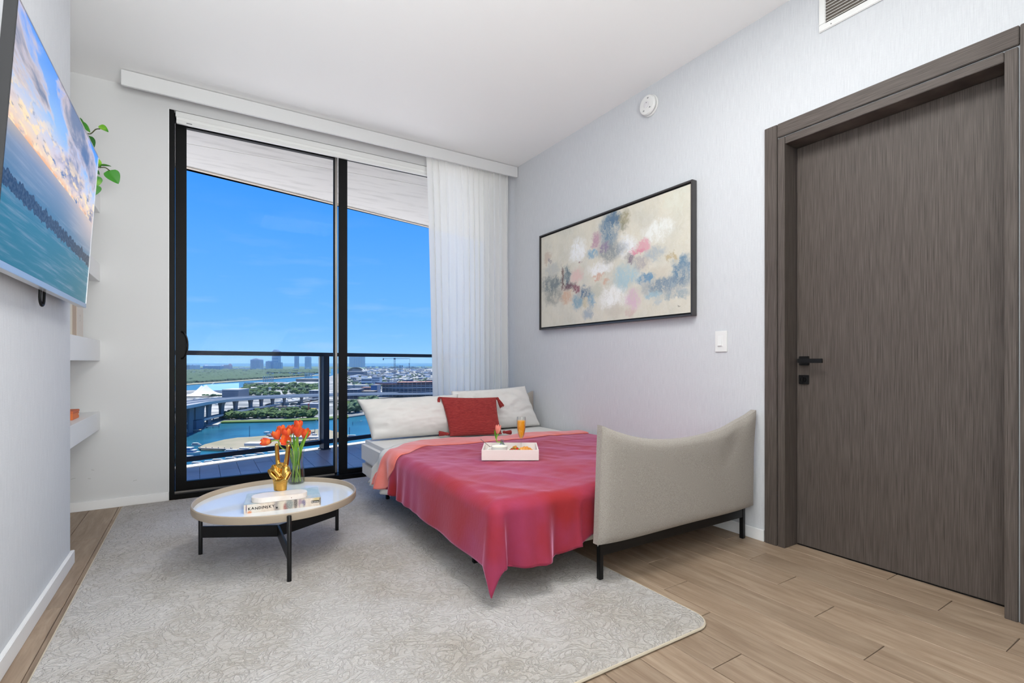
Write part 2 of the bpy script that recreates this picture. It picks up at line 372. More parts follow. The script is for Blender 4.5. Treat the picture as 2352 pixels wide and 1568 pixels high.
# ------------------------------------------------------------------ valance, roller shade, curtain
v = thing('curtain_valance', 'long white boxed valance along the ceiling above the window', 'valance', (1.17, 4.4, 2.975))
MB().box(-.46, 2.806, 4.362, 4.384, 2.974, 3.081).build('fascia_board', m_valance, v, bevel=.002)
MB().box(-.44, 2.806, 4.43, 4.47, 3.055, 3.083).build('curtain_track', m_trimwhite, v)
sh = thing('roller_shade', 'rolled up white roller shade fixed at the window head', 'shade', (1.2, 4.63, 2.885))
MB().box(-.155, 2.655, 4.606, 4.640, 2.935, 2.978).build('cassette', m_plastic, sh, bevel=.004)
MB().tube([(-.15, 4.628, 2.928), (2.65, 4.628, 2.928)], .017, 16).build('fabric_roll', mat('shade_fabric', (238, 238, 236), .8), sh)
MB().box(-.15, 2.65, 4.609, 4.632, 2.888, 2.912).build('hem_bar', m_plastic, sh, bevel=.003)
MB().box(-.085, -.048, 4.6075, 4.6095, 2.897, 2.903).build('maker_tag', mat('grey_tag', (120, 122, 124), .6), sh)

m_curtain = bpy.data.materials.new('sheer_curtain'); m_curtain.use_nodes = True
n = m_curtain.node_tree.nodes; l = m_curtain.node_tree.links; n.clear()
o_ = n.new('ShaderNodeOutputMaterial'); df = n.new('ShaderNodeBsdfDiffuse'); tl = n.new('ShaderNodeBsdfTranslucent'); tp = n.new('ShaderNodeBsdfTransparent')
df.inputs[0].default_value = lin((250, 249, 246)); tl.inputs[0].default_value = lin((253, 252, 249))
x1 = n.new('ShaderNodeMixShader'); x1.inputs[0].default_value = .55; x2 = n.new('ShaderNodeMixShader'); x2.inputs[0].default_value = .08
l.new(df.outputs[0], x1.inputs[1]); l.new(tl.outputs[0], x1.inputs[2]); l.new(x1.outputs[0], x2.inputs[1]); l.new(tp.outputs[0], x2.inputs[2]); l.new(x2.outputs[0], o_.inputs[0])
def curt(a, b):
    z = 3.05 - b * 3.04
    w = a + .006 * math.sin(7 * a + 2 * b)
    ph = 2 * math.pi * (13.5 * w + .35 * math.sin(9 * w + 1.0) + .22 * b * math.sin(5 * w))
    amp = .030 * (1 + .45 * math.sin(11 * w + 1.3)) * (.8 + .4 * b)
    x = 1.845 + .085 * (1 - a) * b ** .7 * 1.0 + (2.760 - 1.845) * a - .05 * a * b * (1 - a)
    x += .010 * math.sin(ph * 2 + .8) * (.6 + .6 * b)
    y = 4.452 + amp * math.sin(ph) + .012 * math.sin(3 * ph + 2 * b) * b
    return (x, y, z)
cu = MB().grid(curt, 420, 30).build('sheer_curtain', m_curtain)
tag(cu, 'sheer white curtain gathered in folds beside the corner', 'curtain')

# ------------------------------------------------------------------ floating shelves in the niche and what is on them
for z0, z1, lab in ((.572, .697, 'lowest thick white floating shelf carrying the orange box'), (1.062, 1.206, 'thick white floating shelf with upright beige books'),
                    (1.628, 1.753, 'empty thick white floating shelf behind the television edge'), (2.120, 2.243, 'topmost thick white floating shelf under the trailing plant')):
    s_ = MB().box(XN, -.604, YE + .001, YW, z0, z1).build('floating_shelf', m_trimwhite, bevel=.0015)
    tag(s_, lab, 'shelf', 'white floating shelves in the niche')
def book_up(u0, u1, x, z, h, d, cover, label):
    ya, yb2 = gx(u0, 760, x).y, gx(u1, 760, x).y; y0_, y1_ = min(ya, yb2), max(ya, yb2)
    t = thing('book', label, 'book', (x - d / 2, (y0_ + y1_) / 2, z), 0, 'upright books on the shelf')
    MB().box(x - .004, x, y0_, y1_, z, z + h).build('spine', cover, t, bevel=.001)
    MB().box(x - d, x - .004, y0_, y0_ + .003, z, z + h).build('cover', cover, t)
    MB().box(x - d, x - .004, y1_ - .003, y1_, z, z + h).build('cover', cover, t)
    MB().box(x - d + .004, x - .004, y0_ + .003, y1_ - .003, z + .003, z + h - .004).build('pages', mat('book_pages', (226, 218, 202), .9), t)
    return t
m_tan = mat('tan_cover', (190, 168, 146), .7); m_light = mat('pale_cover', (218, 208, 196), .7); m_cream = mat('cream_cover', (224, 215, 196), .7)
book_up(150, 166, -.632, 1.206, .30, .2, m_cream, 'cream book standing on the shelf, farthest from the window')
book_up(166.3, 176, -.632, 1.206, .34, .22, m_tan, 'tan book standing between the cream and the pale one')
b3 = book_up(176.3, 191, -.632, 1.206, .34, .22, m_light, 'pale beige book standing on the shelf, next to the window side')
m_ink = mat('grey_ink', (120, 108, 98), .8)
text_mesh('spine_print', 'III . I IIII', m_ink, b3, .014, (.2205 - .22/2 + 0, .004, .10), (0, 0, 1), (0, -1, 0), .0003)
c = gz(183, 958, .697)
ob = thing('orange_box', 'small orange cardboard box lying on the lowest shelf', 'box', (c.x - .06, c.y - .06, .697))
m_orange = mat('orange_card', (226, 122, 62), .6)
MB().box(-.11, .058, -.14, .055, 0, .040).build('box_body', m_orange, ob, local=True, bevel=.002)
MB().box(-.112, .060, -.142, .057, .040, .055).build('lid', mat('orange_lid', (214, 110, 66), .6), ob, local=True, bevel=.002)
MB().box(.0602, .0606, .016, .046, .022, .027).build('print_bar', m_plastic, ob, local=True)

# trailing pothos on the top shelf
pot = thing('pothos_plant', 'trailing green plant in a white pot on the topmost shelf', 'plant', (-.76, 3.98, 2.243))
MB().lathe([(.05, 0), (.058, .004), (.075, .13), (.078, .135), (.070, .135), (.066, .11), (0, .11)], 28).build('pot', m_plastic, pot, local=True)
m_leaf = mat('pothos_leaf', (54, 132, 30), .38, 0, ((138, 196, 40), 9, (1, 1, 1), .50, .68), None, .5)
m_leafd = mat('pothos_leaf_dark', (34, 96, 26), .38, 0, ((96, 160, 36), 9, (1, 1, 1), .55, .70))
m_vine = mat('vine_stem', (70, 74, 40), .6)
def heart(b, base, tip, nrm, width, fold=.25, droop=.12):
    base, tip, nrm = Vector(base), Vector(tip), Vector(nrm).normalized(); L = (tip - base).length; d = (tip - base) / L
    s = d.cross(nrm).normalized(); nn = s.cross(d)
    def fn(a, t):
        sd = a * 2 - 1
        w = width * .5 * (math.sin(math.pi * min(1, t ** .62)) ** .75 if 0 < t < 1 else 0) * (1.06 - .25 * t)
        back = -.10 * L * (abs(sd) ** 1.5) * (1 - t) ** 3
        return base + d * (L * t + back) + s * (w * sd) + nn * (fold * w * abs(sd) - droop * L * t * t)
    return b.grid(fn, 8, 10)
DP = 4.02
def vine(pix, leaves, y0=DP):
    pts = [wloc(pot) + Vector((.02, .02, .12))] + [gy(u, v, yy) for u, v, yy in pix]
    # smooth path
    q = []
    for i in range(len(pts) - 1):
        a, b_, c_, d_ = pts[max(i-1, 0)], pts[i], pts[i+1], pts[min(i+2, len(pts)-1)]
        for k in range(6):
            t = k / 6; q.append(.5 * ((2*b_) + (c_-a)*t + (2*a-5*b_+4*c_-d_)*t*t + (3*b_-a-3*c_+d_)*t**3))
    q.append(pts[-1]); MB().tube(q, .0032, 6).build('vine', m_vine, pot)
    for (bu, bv, tu, tv, w, nx, nyy, nz_, mm) in leaves:
        lb = gy(bu, bv, y0); lt = gy(tu, tv, y0)
        heart(MB(), lb, lt, (nx, nyy, nz_), w).build('leaf', mm, pot)
vine([(170, 320, 4.0), (192, 307, 4.02), (208, 307, 4.02), (220, 297, 4.02), (230, 296, 4.02)],
     [(229, 290, 250, 302, .055, .3, -.8, .5, m_leaf), (176, 280, 209, 302, .085, .5, -.6, .6, m_leaf), (178, 272, 194, 284, .03, -.2, -.8, .6, m_leafd),
      (201, 313, 216, 342, .065, .6, -.7, .2, m_leafd), (192, 314, 214, 350, .05, -.3, -.9, .1, m_leaf), (158, 250, 170, 272, .05, .3, -.8, .3, m_leafd)], 4.02)
vine([(190, 345, 3.95), (214, 378, 3.98), (226, 384, 4.0), (242, 385, 4.0), (252, 392, 4.0)],
     [(250, 394, 273, 421, .092, .2, -.9, .3, m_leaf), (233, 380, 256, 380, .030, .0, -.7, .7, m_leafd), (221, 365, 232, 386, .05, .7, -.5, .3, m_leaf), (220, 391, 229, 401, .022, -.2, -.8, .4, m_leafd)], 4.0)
vine([(196, 400, 3.95), (214, 405, 3.97), (218, 425, 3.98)],
     [(218, 405, 221, 430, .070, .3, -.9, .2, m_leaf), (217, 426, 219, 448, .066, .3, -.9, .1, m_leaf)], 3.98)

# ------------------------------------------------------------------ things on the right wall
sw = thing('light_switch', 'white rocker light switch beside the door', 'switch', (XR, 1.975, 1.18))
a0, a1 = gx(1644, 808, XR), gx(1671, 761, XR)
MB().box(XR - .008, XR, a1.y, a0.y, 1.117, 1.250).build('plate', m_plastic, sw, bevel=.002)
ym = (a0.y + a1.y) / 2 + .004
MB().box(XR - .0095, XR - .007, ym - .017, ym + .017, 1.152, 1.220).build('inset', m_trimwhite, sw, bevel=.0005)
MB().add([(XR - .009, ym - .014, 1.155), (XR - .009, ym + .014, 1.155), (XR - .009, ym + .014, 1.217), (XR - .009, ym - .014, 1.217), (XR - .016, ym - .014, 1.156), (XR - .016, ym + .014, 1.156), (XR - .0095, ym + .014, 1.217), (XR - .0095, ym - .014, 1.217)],
         [(0, 1, 2, 3), (4, 7, 6, 5), (0, 4, 5, 1), (0, 3, 7, 4), (1, 5, 6, 2), (3, 2, 6, 7)]).build('rocker', m_plastic, sw, smooth=False)
p = gx(1484, 240, 2.765)
sd = thing('smoke_detector', 'round white smoke detector high on the wall', 'detector', (XR, p.y, p.z))
Rx = Matrix.Rotation(-math.pi / 2, 4, 'Y').to_3x3()
MB().lathe([(.072, 0), (.076, .003), (.076, .010), (.070, .013)], 40, M=Rx).build('base_plate', m_plastic, sd, local=True)
MB().lathe([(.063, .013), (.063, .020)], 40, M=Rx).build('vent_slot', mat('vent_dark', (105, 103, 100), .8), sd, local=True)
body = MB().lathe([(.068, .020), (.071, .024), (.071, .036), (.066, .043), (.030, .046), (0, .046)], 40, M=Rx).build('cover', m_plastic, sd, local=True)
MB().lathe([(.024, .0455), (.024, .048), (.021, .0492), (0, .0492)], 28, M=Rx).build('test_button', mat('button_white', (222, 220, 222), .4), body, local=True)
m_greyp = mat('grey_print', (150, 150, 152), .7)
for a in (1.9, 3.9, 5.3):
    MB().obox((-.0462, .045 * math.cos(a), .045 * math.sin(a)), (.0006, 0, 0), (0, .006, 0), (0, 0, .004)).build('grille_mark', m_greyp, body, local=True)
MB().obox((-.0495, -.004, .012), (.0004, 0, 0), (0, .004, .001), (0, 0, .0018)).build('logo_mark', mat('dark_print', (50, 50, 52), .6), body, local=True)
vt = thing('air_vent', 'white louvred air vent grille above the door', 'vent', (XR, 1.1, 2.93))
vy0, vy1, vz0, vz1 = .82, 1.386, 2.808, 3.07
for a in ((vy0, vy1, vz0, vz0 + .036), (vy0, vy1, vz1 - .036, vz1)):
    MB().box(XR - .010, XR, a[0], a[1], a[2], a[3]).build('frame', m_plastic, vt, bevel=.003)
for a in ((vy0, vy0 + .033), (vy1 - .033, vy1)):
    MB().box(XR - .0095, XR, a[0], a[1], vz0 + .036, vz1 - .036).build('frame', m_plastic, vt, bevel=.003)
MB().box(XR - .001, XR + .0, vy0 + .03, vy1 - .03, vz0 + .03, vz1 - .03).build('duct', mat('duct_dark', (120, 112, 104), .9), vt)
for i in range(12):
    z = vz0 + .044 + i * .0162
    MB().obox((XR - .006, (vy0 + vy1) / 2, z), (.0055, 0, .004), (0, (vy1 - vy0) / 2 - .033, 0), (-.0006, 0, .0008)).build('louvre', m_plastic, vt, smooth=False)
MB().tube([(XR - .0108, 1.352 - .028, 2.823), (XR - .0095, 1.352 - .028, 2.823)], .0028, 8).build('screw', mat('screw_grey', (90, 90, 90), .5, .6), vt)

# ------------------------------------------------------------------ framed abstract painting
PY0, PY1, PZ0, PZ1 = 2.160, 3.915, 1.360, 2.262
pic = thing('framed_painting', 'large abstract painting in a thin dark grey floater frame', 'painting', (XR, (PY0 + PY1) / 2, PZ0))
m_pframe = mat('frame_gunmetal', (84, 82, 82), .32, .55); m_pin = mat('frame_inner_black', (14, 14, 14), .6)
fx0 = XR - .050
MB().box(fx0, XR - .004, PY0, PY0 + .012, PZ0, PZ1).build('frame_side', m_pframe, pic, bevel=.0015)
MB().box(fx0, XR - .004, PY1 - .012, PY1, PZ0, PZ1).build('frame_side', m_pframe, pic, bevel=.0015)
MB().box(fx0, XR - .004, PY0 + .012, PY1 - .012, PZ0, PZ0 + .012).build('frame_side', m_pframe, pic, bevel=.0015)
MB().box(fx0, XR - .004, PY0 + .012, PY1 - .012, PZ1 - .012, PZ1).build('frame_side', m_pframe, pic, bevel=.0015)
MB().box(XR - .03, XR - .002, PY0 + .012, PY1 - .012, PZ0 + .012, PZ1 - .012).build('backing', m_pin, pic)
cy0, cy1, cz0, cz1 = PY0 + .023, PY1 - .023, PZ0 + .023, PZ1 - .023
def uv_quad(name, corners, m, parent, thick=None):
    """quad with a 0..1 map: corners bottom-left, bottom-right, top-right, top-left"""
    mb = MB(); mb.add(corners, [(0, 1, 2, 3)]); o = mb.build(name, m, parent, smooth=False)
    uv = o.data.uv_layers.new(name='UVMap')
    for i, c in enumerate(((0, 0), (1, 0), (1, 1), (0, 1))): uv.data[i].uv = c
    return o
def blobs_mat(name, base, base2, blobs, warp=.10, rough=.6, aspect=1.0, emission=False):
    m = bpy.data.materials.new(name); m.use_nodes = True; n = m.node_tree.nodes; l = m.node_tree.links; p = n['Principled BSDF']
    t = n.new('ShaderNodeUVMap'); k = n.new('ShaderNodeMapping'); k.inputs['Scale'].default_value = (aspect, 1, 1); l.new(t.outputs[0], k.inputs[0])
    def nz_(sc, det=6, rgh=.6):
        z = n.new('ShaderNodeTexNoise'); z.inputs['Scale'].default_value = sc; z.inputs['Detail'].default_value = det; z.inputs['Roughness'].default_value = rgh; l.new(k.outputs[0], z.inputs[0]); return z
    w1 = nz_(7, 8, .7); sub = n.new('ShaderNodeVectorMath'); sub.operation = 'SUBTRACT'; sub.inputs[1].default_value = (.5, .5, .5); l.new(w1.outputs['Color'], sub.inputs[0])
    scl = n.new('ShaderNodeVectorMath'); scl.operation = 'SCALE'; scl.inputs['Scale'].default_value = warp * 2; l.new(sub.outputs[0], scl.inputs[0])
    wv = n.new('ShaderNodeVectorMath'); wv.operation = 'ADD'; l.new(k.outputs[0], wv.inputs[0]); l.new(scl.outputs[0], wv.inputs[1])
    w2 = nz_(24, 6, .7); sub2 = n.new('ShaderNodeVectorMath'); sub2.operation = 'SUBTRACT'; sub2.inputs[1].default_value = (.5, .5, .5); l.new(w2.outputs['Color'], sub2.inputs[0])
    scl2 = n.new('ShaderNodeVectorMath'); scl2.operation = 'SCALE'; scl2.inputs['Scale'].default_value = warp * 1.3; l.new(sub2.outputs[0], scl2.inputs[0])
    wv0 = wv; wv = n.new('ShaderNodeVectorMath'); wv.operation = 'ADD'; l.new(wv0.outputs[0], wv.inputs[0]); l.new(scl2.outputs[0], wv.inputs[1])
    zb = nz_(3.2, 6); r = n.new('ShaderNodeMapRange'); r.inputs[1].default_value = .38; r.inputs[2].default_value = .66; l.new(zb.outputs[0], r.inputs[0])
    x = n.new('ShaderNodeMixRGB'); x.inputs[1].default_value = lin(base); x.inputs[2].default_value = lin(base2); l.new(r.outputs[0], x.inputs[0]); cur = x.outputs[0]
    streak = n.new('ShaderNodeMapping'); streak.inputs['Scale'].default_value = (26, 5, 1); l.new(wv.outputs[0], streak.inputs[0])
    zs = n.new('ShaderNodeTexNoise'); zs.inputs['Scale'].default_value = 1.6; zs.inputs['Detail'].default_value = 6; l.new(streak.outputs[0], zs.inputs[0])
    for (u, v, ru, rv, col, al) in blobs:
        s = n.new('ShaderNodeVectorMath'); s.operation = 'SUBTRACT'; s.inputs[1].default_value = (u * aspect, v, 0); l.new(wv.outputs[0], s.inputs[0])
        d = n.new('ShaderNodeVectorMath'); d.operation = 'MULTIPLY'; d.inputs[1].default_value = (1 / (ru * aspect), 1 / rv, 0); l.new(s.outputs[0], d.inputs[0])
        g = n.new('ShaderNodeVectorMath'); g.operation = 'LENGTH'; l.new(d.outputs[0], g.inputs[0])
        q = n.new('ShaderNodeMapRange'); q.interpolation_type = 'SMOOTHSTEP'; q.inputs[1].default_value = 1.28; q.inputs[2].default_value = .45; q.inputs[3].default_value = 0; q.inputs[4].default_value = al; l.new(g.outputs['Value'], q.inputs[0])
        qq = n.new('ShaderNodeMath'); qq.operation = 'MULTIPLY'; l.new(q.outputs[0], qq.inputs[0])
        q2 = n.new('ShaderNodeMapRange'); q2.inputs[1].default_value = .34; q2.inputs[2].default_value = .52; q2.inputs[3].default_value = .25; l.new(zs.outputs[0], q2.inputs[0]); l.new(q2.outputs[0], qq.inputs[1])
        y = n.new('ShaderNodeMixRGB'); y.inputs[2].default_value = lin(col); l.new(qq.outputs[0], y.inputs[0]); l.new(cur, y.inputs[1]); cur = y.outputs[0]
    fin = n.new('ShaderNodeMixRGB'); fin.blend_type = 'OVERLAY'; fin.inputs[0].default_value = .22; l.new(cur, fin.inputs[1]); l.new(zs.outputs[0], fin.inputs[2])
    l.new(fin.outputs[0], p.inputs['Base Color']); p.inputs['Roughness'].default_value = rough
    bp = n.new('ShaderNodeBump'); bp.inputs['Strength'].default_value = .35; bp.inputs['Distance'].default_value = .004; l.new(zs.outputs[0], bp.inputs['Height']); l.new(bp.outputs[0], p.inputs['Normal'])
    return m
BL = []
def pb(x, y, rx, ry, col, al=.9):
    c = gx(1220 + x * .2424, 400 + y * .2424, fx0 + .014); e = gx(1220 + (x + rx) * .2424, 400 + y * .2424, fx0 + .014); t = gx(1220 + x * .2424, 400 + (y - ry) * .2424, fx0 + .014)
    BL.append(((cy1 - c.y) / (cy1 - cy0), (c.z - cz0) / (cz1 - cz0), abs(c.y - e.y) / (cy1 - cy0), abs(t.z - c.z) / (cz1 - cz0), col, al))
for a in ((450, 720, 90, 110, (240, 242, 243)), (900, 690, 110, 120, (240, 242, 244)), (1200, 540, 160, 100, (238, 240, 236)), (650, 900, 130, 60, (240, 240, 240)), (780, 1160, 150, 110, (242, 242, 240)), (1380, 250, 130, 160, (216, 217, 202), .6),
          (740, 520, 105, 170, (92, 126, 152)), (790, 420, 60, 70, (84, 112, 138)), (880, 400, 60, 90, (150, 142, 108), .8), (880, 500, 50, 60, (124, 126, 104), .7), (760, 730, 150, 110, (124, 134, 140), .8), (620, 620, 40, 80, (180, 138, 158), .85), (690, 690, 50, 50, (142, 124, 152), .8),
          (585, 755, 60, 55, (128, 166, 190)), (1060, 675, 75, 60, (222, 158, 172)), (1010, 735, 80, 30, (220, 140, 160), .9), (1170, 745, 110, 70, (166, 178, 186), .85), (950, 800, 50, 40, (112, 92, 116), .8), (1040, 850, 90, 70, (160, 154, 160), .7), (1330, 790, 50, 40, (186, 168, 128), .85),
          (1430, 900, 110, 130, (84, 126, 156)), (1290, 1040, 260, 90, (106, 132, 154), .85), (1210, 920, 110, 75, (208, 200, 184)), (1080, 990, 95, 60, (96, 144, 178)), (890, 970, 140, 120, (164, 194, 204)), (1370, 1140, 150, 50, (140, 160, 172), .8), (1160, 1140, 80, 40, (150, 182, 196), .85), (1360, 1040, 30, 35, (150, 166, 176), .8),
          (200, 1040, 110, 90, (104, 118, 124), .9), (210, 1160, 100, 80, (140, 142, 136), .8), (200, 900, 90, 70, (176, 180, 178), .7), (345, 960, 45, 100, (86, 110, 122)), (295, 990, 16, 130, (92, 58, 58)), (160, 790, 40, 50, (196, 176, 160), .8), (180, 822, 16, 16, (96, 90, 120), .9),
          (440, 960, 60, 70, (220, 186, 180)), (360, 1060, 70, 50, (94, 52, 72)), (430, 1075, 40, 40, (130, 60, 84)), (340, 1170, 60, 70, (206, 168, 140), .85), (520, 1120, 80, 60, (74, 108, 138)), (440, 1210, 55, 90, (124, 160, 178)), (570, 1190, 35, 90, (126, 162, 184)), (510, 1210, 40, 60, (196, 186, 156), .8), (540, 1330, 50, 60, (150, 166, 180), .8),
          (640, 975, 50, 22, (212, 168, 148), .8), (715, 1010, 25, 40, (212, 168, 142), .8), (630, 1090, 60, 70, (192, 194, 178), .7), (970, 1190, 70, 100, (214, 180, 198)), (940, 1310, 45, 45, (206, 180, 174), .85), (800, 1290, 90, 80, (204, 196, 182), .85), (463, 830, 14, 18, (140, 92, 98), .9), (1200, 1210, 40, 40, (176, 190, 196), .7)):
    pb(*a)
m_canvas = blobs_mat('abstract_canvas', (222, 216, 200), (208, 205, 192), BL, .095, .55, 1.95)
xc = fx0 + .010
MB().box(xc + .0005, XR - .03, cy0, cy1, cz0, cz1).build('canvas_edge', mat('canvas_edge', (222, 216, 198), .8), pic)
uv_quad('canvas', [(xc, cy1, cz0), (xc, cy0, cz0), (xc, cy0, cz1), (xc, cy1, cz1)], m_canvas, pic)
sg = [gx(1220 + x * .2424, 400 + y * .2424, xc - .0006) for x, y in ((1390, 1240), (1394, 1258), (1398, 1243), (1404, 1256), (1408, 1247), (1413, 1252))]
MB().tube(sg, .0012, 5).build('signature', mat('signature_ink', (120, 110, 110), .7), pic)

# ------------------------------------------------------------------ television on the left wall
tv = thing('wall_television', 'flat television with a silver edge showing rocks in a sunset sea', 'television', (-.49, 2.6, 1.335))
B0 = Vector((-.487, 3.272, 1.330)); A = Vector((-.002, -1.325, 0)); U = Vector((.050, 0, .768)); N = A.cross(U).normalized()
if N.x < 0: N = -N
m_silver = mat('tv_silver', (206, 206, 208), .3, .7); m_tvback = mat('tv_back', (40, 40, 42), .5)
def tvq(a, b, off): return B0 + A * a + U * b + N * off
def tvbox(a0, a1, b0, b1, o0, o1):
    c = tvq((a0+a1)/2, (b0+b1)/2, (o0+o1)/2); return MB().obox(c, A * (a1-a0)/2, U * (b1-b0)/2, N * (o1-o0)/2)
tvbox(.004, .996, .004, .996, -.028, -.004).build('back_shell', m_tvback, tv, bevel=.004)
for a0, a1, b0, b1, mm, w in ((0, 1, -.008, .020, m_silver, 0), (0, 1, .993, 1, m_silver, 0), (0, .005, .02, .993, m_silver, 0), (.995, 1, .02, .993, m_tvback, 0)):
    tvbox(a0, a1, b0, b1, -.026, .003).build('bezel', mm, tv, bevel=.001)
tvbox(.005, .995, .020, .993, -.004, .0006).build('panel_edge', m_frame, tv)
m_screen = bpy.data.materials.new('screen_picture'); m_screen.use_nodes = True
n = m_screen.node_tree.nodes; l = m_screen.node_tree.links; p = n['Principled BSDF']
uv = n.new('ShaderNodeUVMap'); sx = n.new('ShaderNodeSeparateXYZ'); l.new(uv.outputs[0], sx.inputs[0])
def nN(sc, st, det=7, rgh=.6, dist=0.0):
    k = n.new('ShaderNodeMapping'); k.inputs['Scale'].default_value = st; l.new(uv.outputs[0], k.inputs[0])
    z = n.new('ShaderNodeTexNoise'); z.inputs['Scale'].default_value = sc; z.inputs['Detail'].default_value = det; z.inputs['Roughness'].default_value = rgh; z.inputs['Distortion'].default_value = dist; l.new(k.outputs[0], z.inputs[0]); return z.outputs[0]
def nR(inp, pts):
    r = n.new('ShaderNodeValToRGB'); c = r.color_ramp
    while len(c.elements) < len(pts): c.elements.new(.5)
    for e, (ps, cl) in zip(c.elements, pts): e.position = ps; e.color = lin(cl) if len(cl) == 3 else cl
    l.new(inp, r.inputs[0]); return r.outputs[0]
def nMix(f, a, b):
    x = n.new('ShaderNodeMixRGB')
    for i, q in ((0, f), (1, a), (2, b)):
        if hasattr(q, 'links'): l.new(q, x.inputs[i])
        elif isinstance(q, (int, float)): x.inputs[i].default_value = q
        else: x.inputs[i].default_value = lin(q)
    return x.outputs[0]
def nM(op, a, b=None, c=None):
    x = n.new('ShaderNodeMath'); x.operation = op
    for i, q in enumerate((a, b, c)):
        if q is None: continue
        if hasattr(q, 'links'): l.new(q, x.inputs[i])
        else: x.inputs[i].default_value = q
    return x.outputs[0]
V = sx.outputs['Y']; Ux = sx.outputs['X']
def nS(a, b, x):
    r = n.new('ShaderNodeMapRange'); r.interpolation_type = 'SMOOTHSTEP'; r.inputs[1].default_value = a; r.inputs[2].default_value = b; l.new(x, r.inputs[0]); return r.outputs[0]
sky = nR(V, [(.54, (250, 178, 96)), (.575, (246, 214, 178)), (.66, (206, 208, 226)), (.78, (128, 182, 240)), (1.0, (44, 142, 246))])
cl = nN(1.7, (1.3, 2.0, 1), 9, .60, .5); cm = nS(.46, .55, cl)
cl2 = nN(9, (1.2, 2.0, 1), 6, .6); low = nM('MULTIPLY', nS(.48, .58, cl2), nS(.80, .60, V))
cc = nMix(nS(.48, .64, cl), (226, 206, 204), (76, 98, 136))
sky2 = nMix(nM('MULTIPLY', cm, .9), sky, cc)
sky3 = nMix(low, sky2, nMix(nS(.50, .66, nN(13, (1, 1.6, 1), 5)), (255, 226, 178), (86, 112, 158)))
sea = nR(V, [(0.0, (18, 96, 108)), (.22, (34, 106, 122)), (.34, (74, 112, 138)), (.48, (126, 140, 160)), (.54, (176, 164, 160))])
sea2 = nMix(nM('MULTIPLY', nS(.45, .75, nN(4, (.8, 9, 1), 5)), .35), sea, (170, 176, 190))
glow = nM('MULTIPLY', nS(.45, 1.0, Ux), nS(.25, .54, V)); sea3 = nMix(nM('MULTIPLY', glow, .55), sea2, (232, 206, 190))
pic1 = nMix(nS(.5385, .5415, V), sea3, sky3)
rk = nM('ADD', nM('MULTIPLY', nM('SUBTRACT', nN(17, (1.9, .2, 1), 2, .5), .5), .085), V)
rk2 = nM('ADD', nM('MULTIPLY', Ux, .035), rk)
band = nM('MULTIPLY', nS(.284, .287, rk2), nS(.350, .347, rk2))
rockc = nMix(nS(.4, .62, nN(60, (1.6, 1, 1), 4)), (8, 11, 14), (58, 62, 64))
pic2 = nMix(band, pic1, rockc)
p.inputs['Base Color'].default_value = (.01, .01, .01, 1); p.inputs['Roughness'].default_value = .25; p.inputs['Specular IOR Level'].default_value = .2
l.new(pic2, p.inputs['Emission Color']); p.inputs['Emission Strength'].default_value = .95
uv_quad('screen', [tvq(.995, .021, .0012), tvq(.006, .021, .0012), tvq(.006, .992, .0012), tvq(.995, .992, .0012)], m_screen, tv)
for a, s in ((.72, .03), (.40, .045), (.16, .06)):
    tvbox(a - s, a + s, .016, .034, -.036, -.028).build('vent_slot', m_frame, tv)
MB().box(XL, -.515, 2.45, 2.75, 1.55, 1.85).build('wall_mount', m_tvback, tv)
pts = [tvq(.50, -.002, -.03) + Vector((0, .03 * math.cos(a), -.030 + .030 * math.sin(a))) for a in [i * math.pi / 8 for i in range(8, 17)]]
pts = [tvq(.50, .03, -.03) + Vector((0, -.03, 0))] + pts + [tvq(.50, .03, -.03) + Vector((0, .03, 0))]
MB().tube(pts, .005, 8).build('cable_loop', m_frame, tv)

# ------------------------------------------------------------------ rug
m_rug = bpy.data.materials.new('rug_pile'); m_rug.use_nodes = True
n = m_rug.node_tree.nodes; l = m_rug.node_tree.links; p = n['Principled BSDF']
uv = n.new('ShaderNodeTexCoord'); OC = uv.outputs['Object']
def rn(sc, det=6, rgh=.6, dist=0.0, st=(1, 1, 1)):
    k = n.new('ShaderNodeMapping'); k.inputs['Scale'].default_value = st; l.new(OC, k.inputs[0])
    z = n.new('ShaderNodeTexNoise'); z.inputs['Scale'].default_value = sc; z.inputs['Detail'].default_value = det; z.inputs['Roughness'].default_value = rgh; z.inputs['Distortion'].default_value = dist; l.new(k.outputs[0], z.inputs[0]); return z
def band_of(out, a, b, c, d):
    r = n.new('ShaderNodeValToRGB'); cr = r.color_ramp
    while len(cr.elements) < 4: cr.elements.new(.5)
    for e, (ps, vv) in zip(cr.elements, ((a, 0), (b, 1), (c, 1), (d, 0))): e.position = ps; e.color = (vv, vv, vv, 1)
    l.new(out, r.inputs[0]); return r.outputs[0]
patch = rn(1.5, 6, .62); scroll = rn(7.0, 2, .4, 3.2); scroll2 = rn(13.0, 1, .4, 2.6); fine = rn(60, 5, .75, .6, (1, 2.0, 1)); fuzz = rn(240, 2)
lines = band_of(scroll.outputs[0], .46, .50, .53, .57); lines2 = band_of(scroll2.outputs[0], .47, .50, .52, .55)
mk = n.new('ShaderNodeMapRange'); mk.inputs[1].default_value = .40; mk.inputs[2].default_value = .66; mk.inputs[3].default_value = .10; mk.inputs[4].default_value = .55; l.new(patch.outputs[0], mk.inputs[0])
mxx = n.new('ShaderNodeMath'); mxx.operation = 'MAXIMUM'; l.new(lines, mxx.inputs[0]); l.new(lines2, mxx.inputs[1])
ml = n.new('ShaderNodeMath'); ml.operation = 'MULTIPLY'; l.new(mxx.outputs[0], ml.inputs[0]); l.new(mk.outputs[0], ml.inputs[1])
base = n.new('ShaderNodeMixRGB'); base.inputs[1].default_value = lin((218, 213, 210)); base.inputs[2].default_value = lin((198, 189, 178))
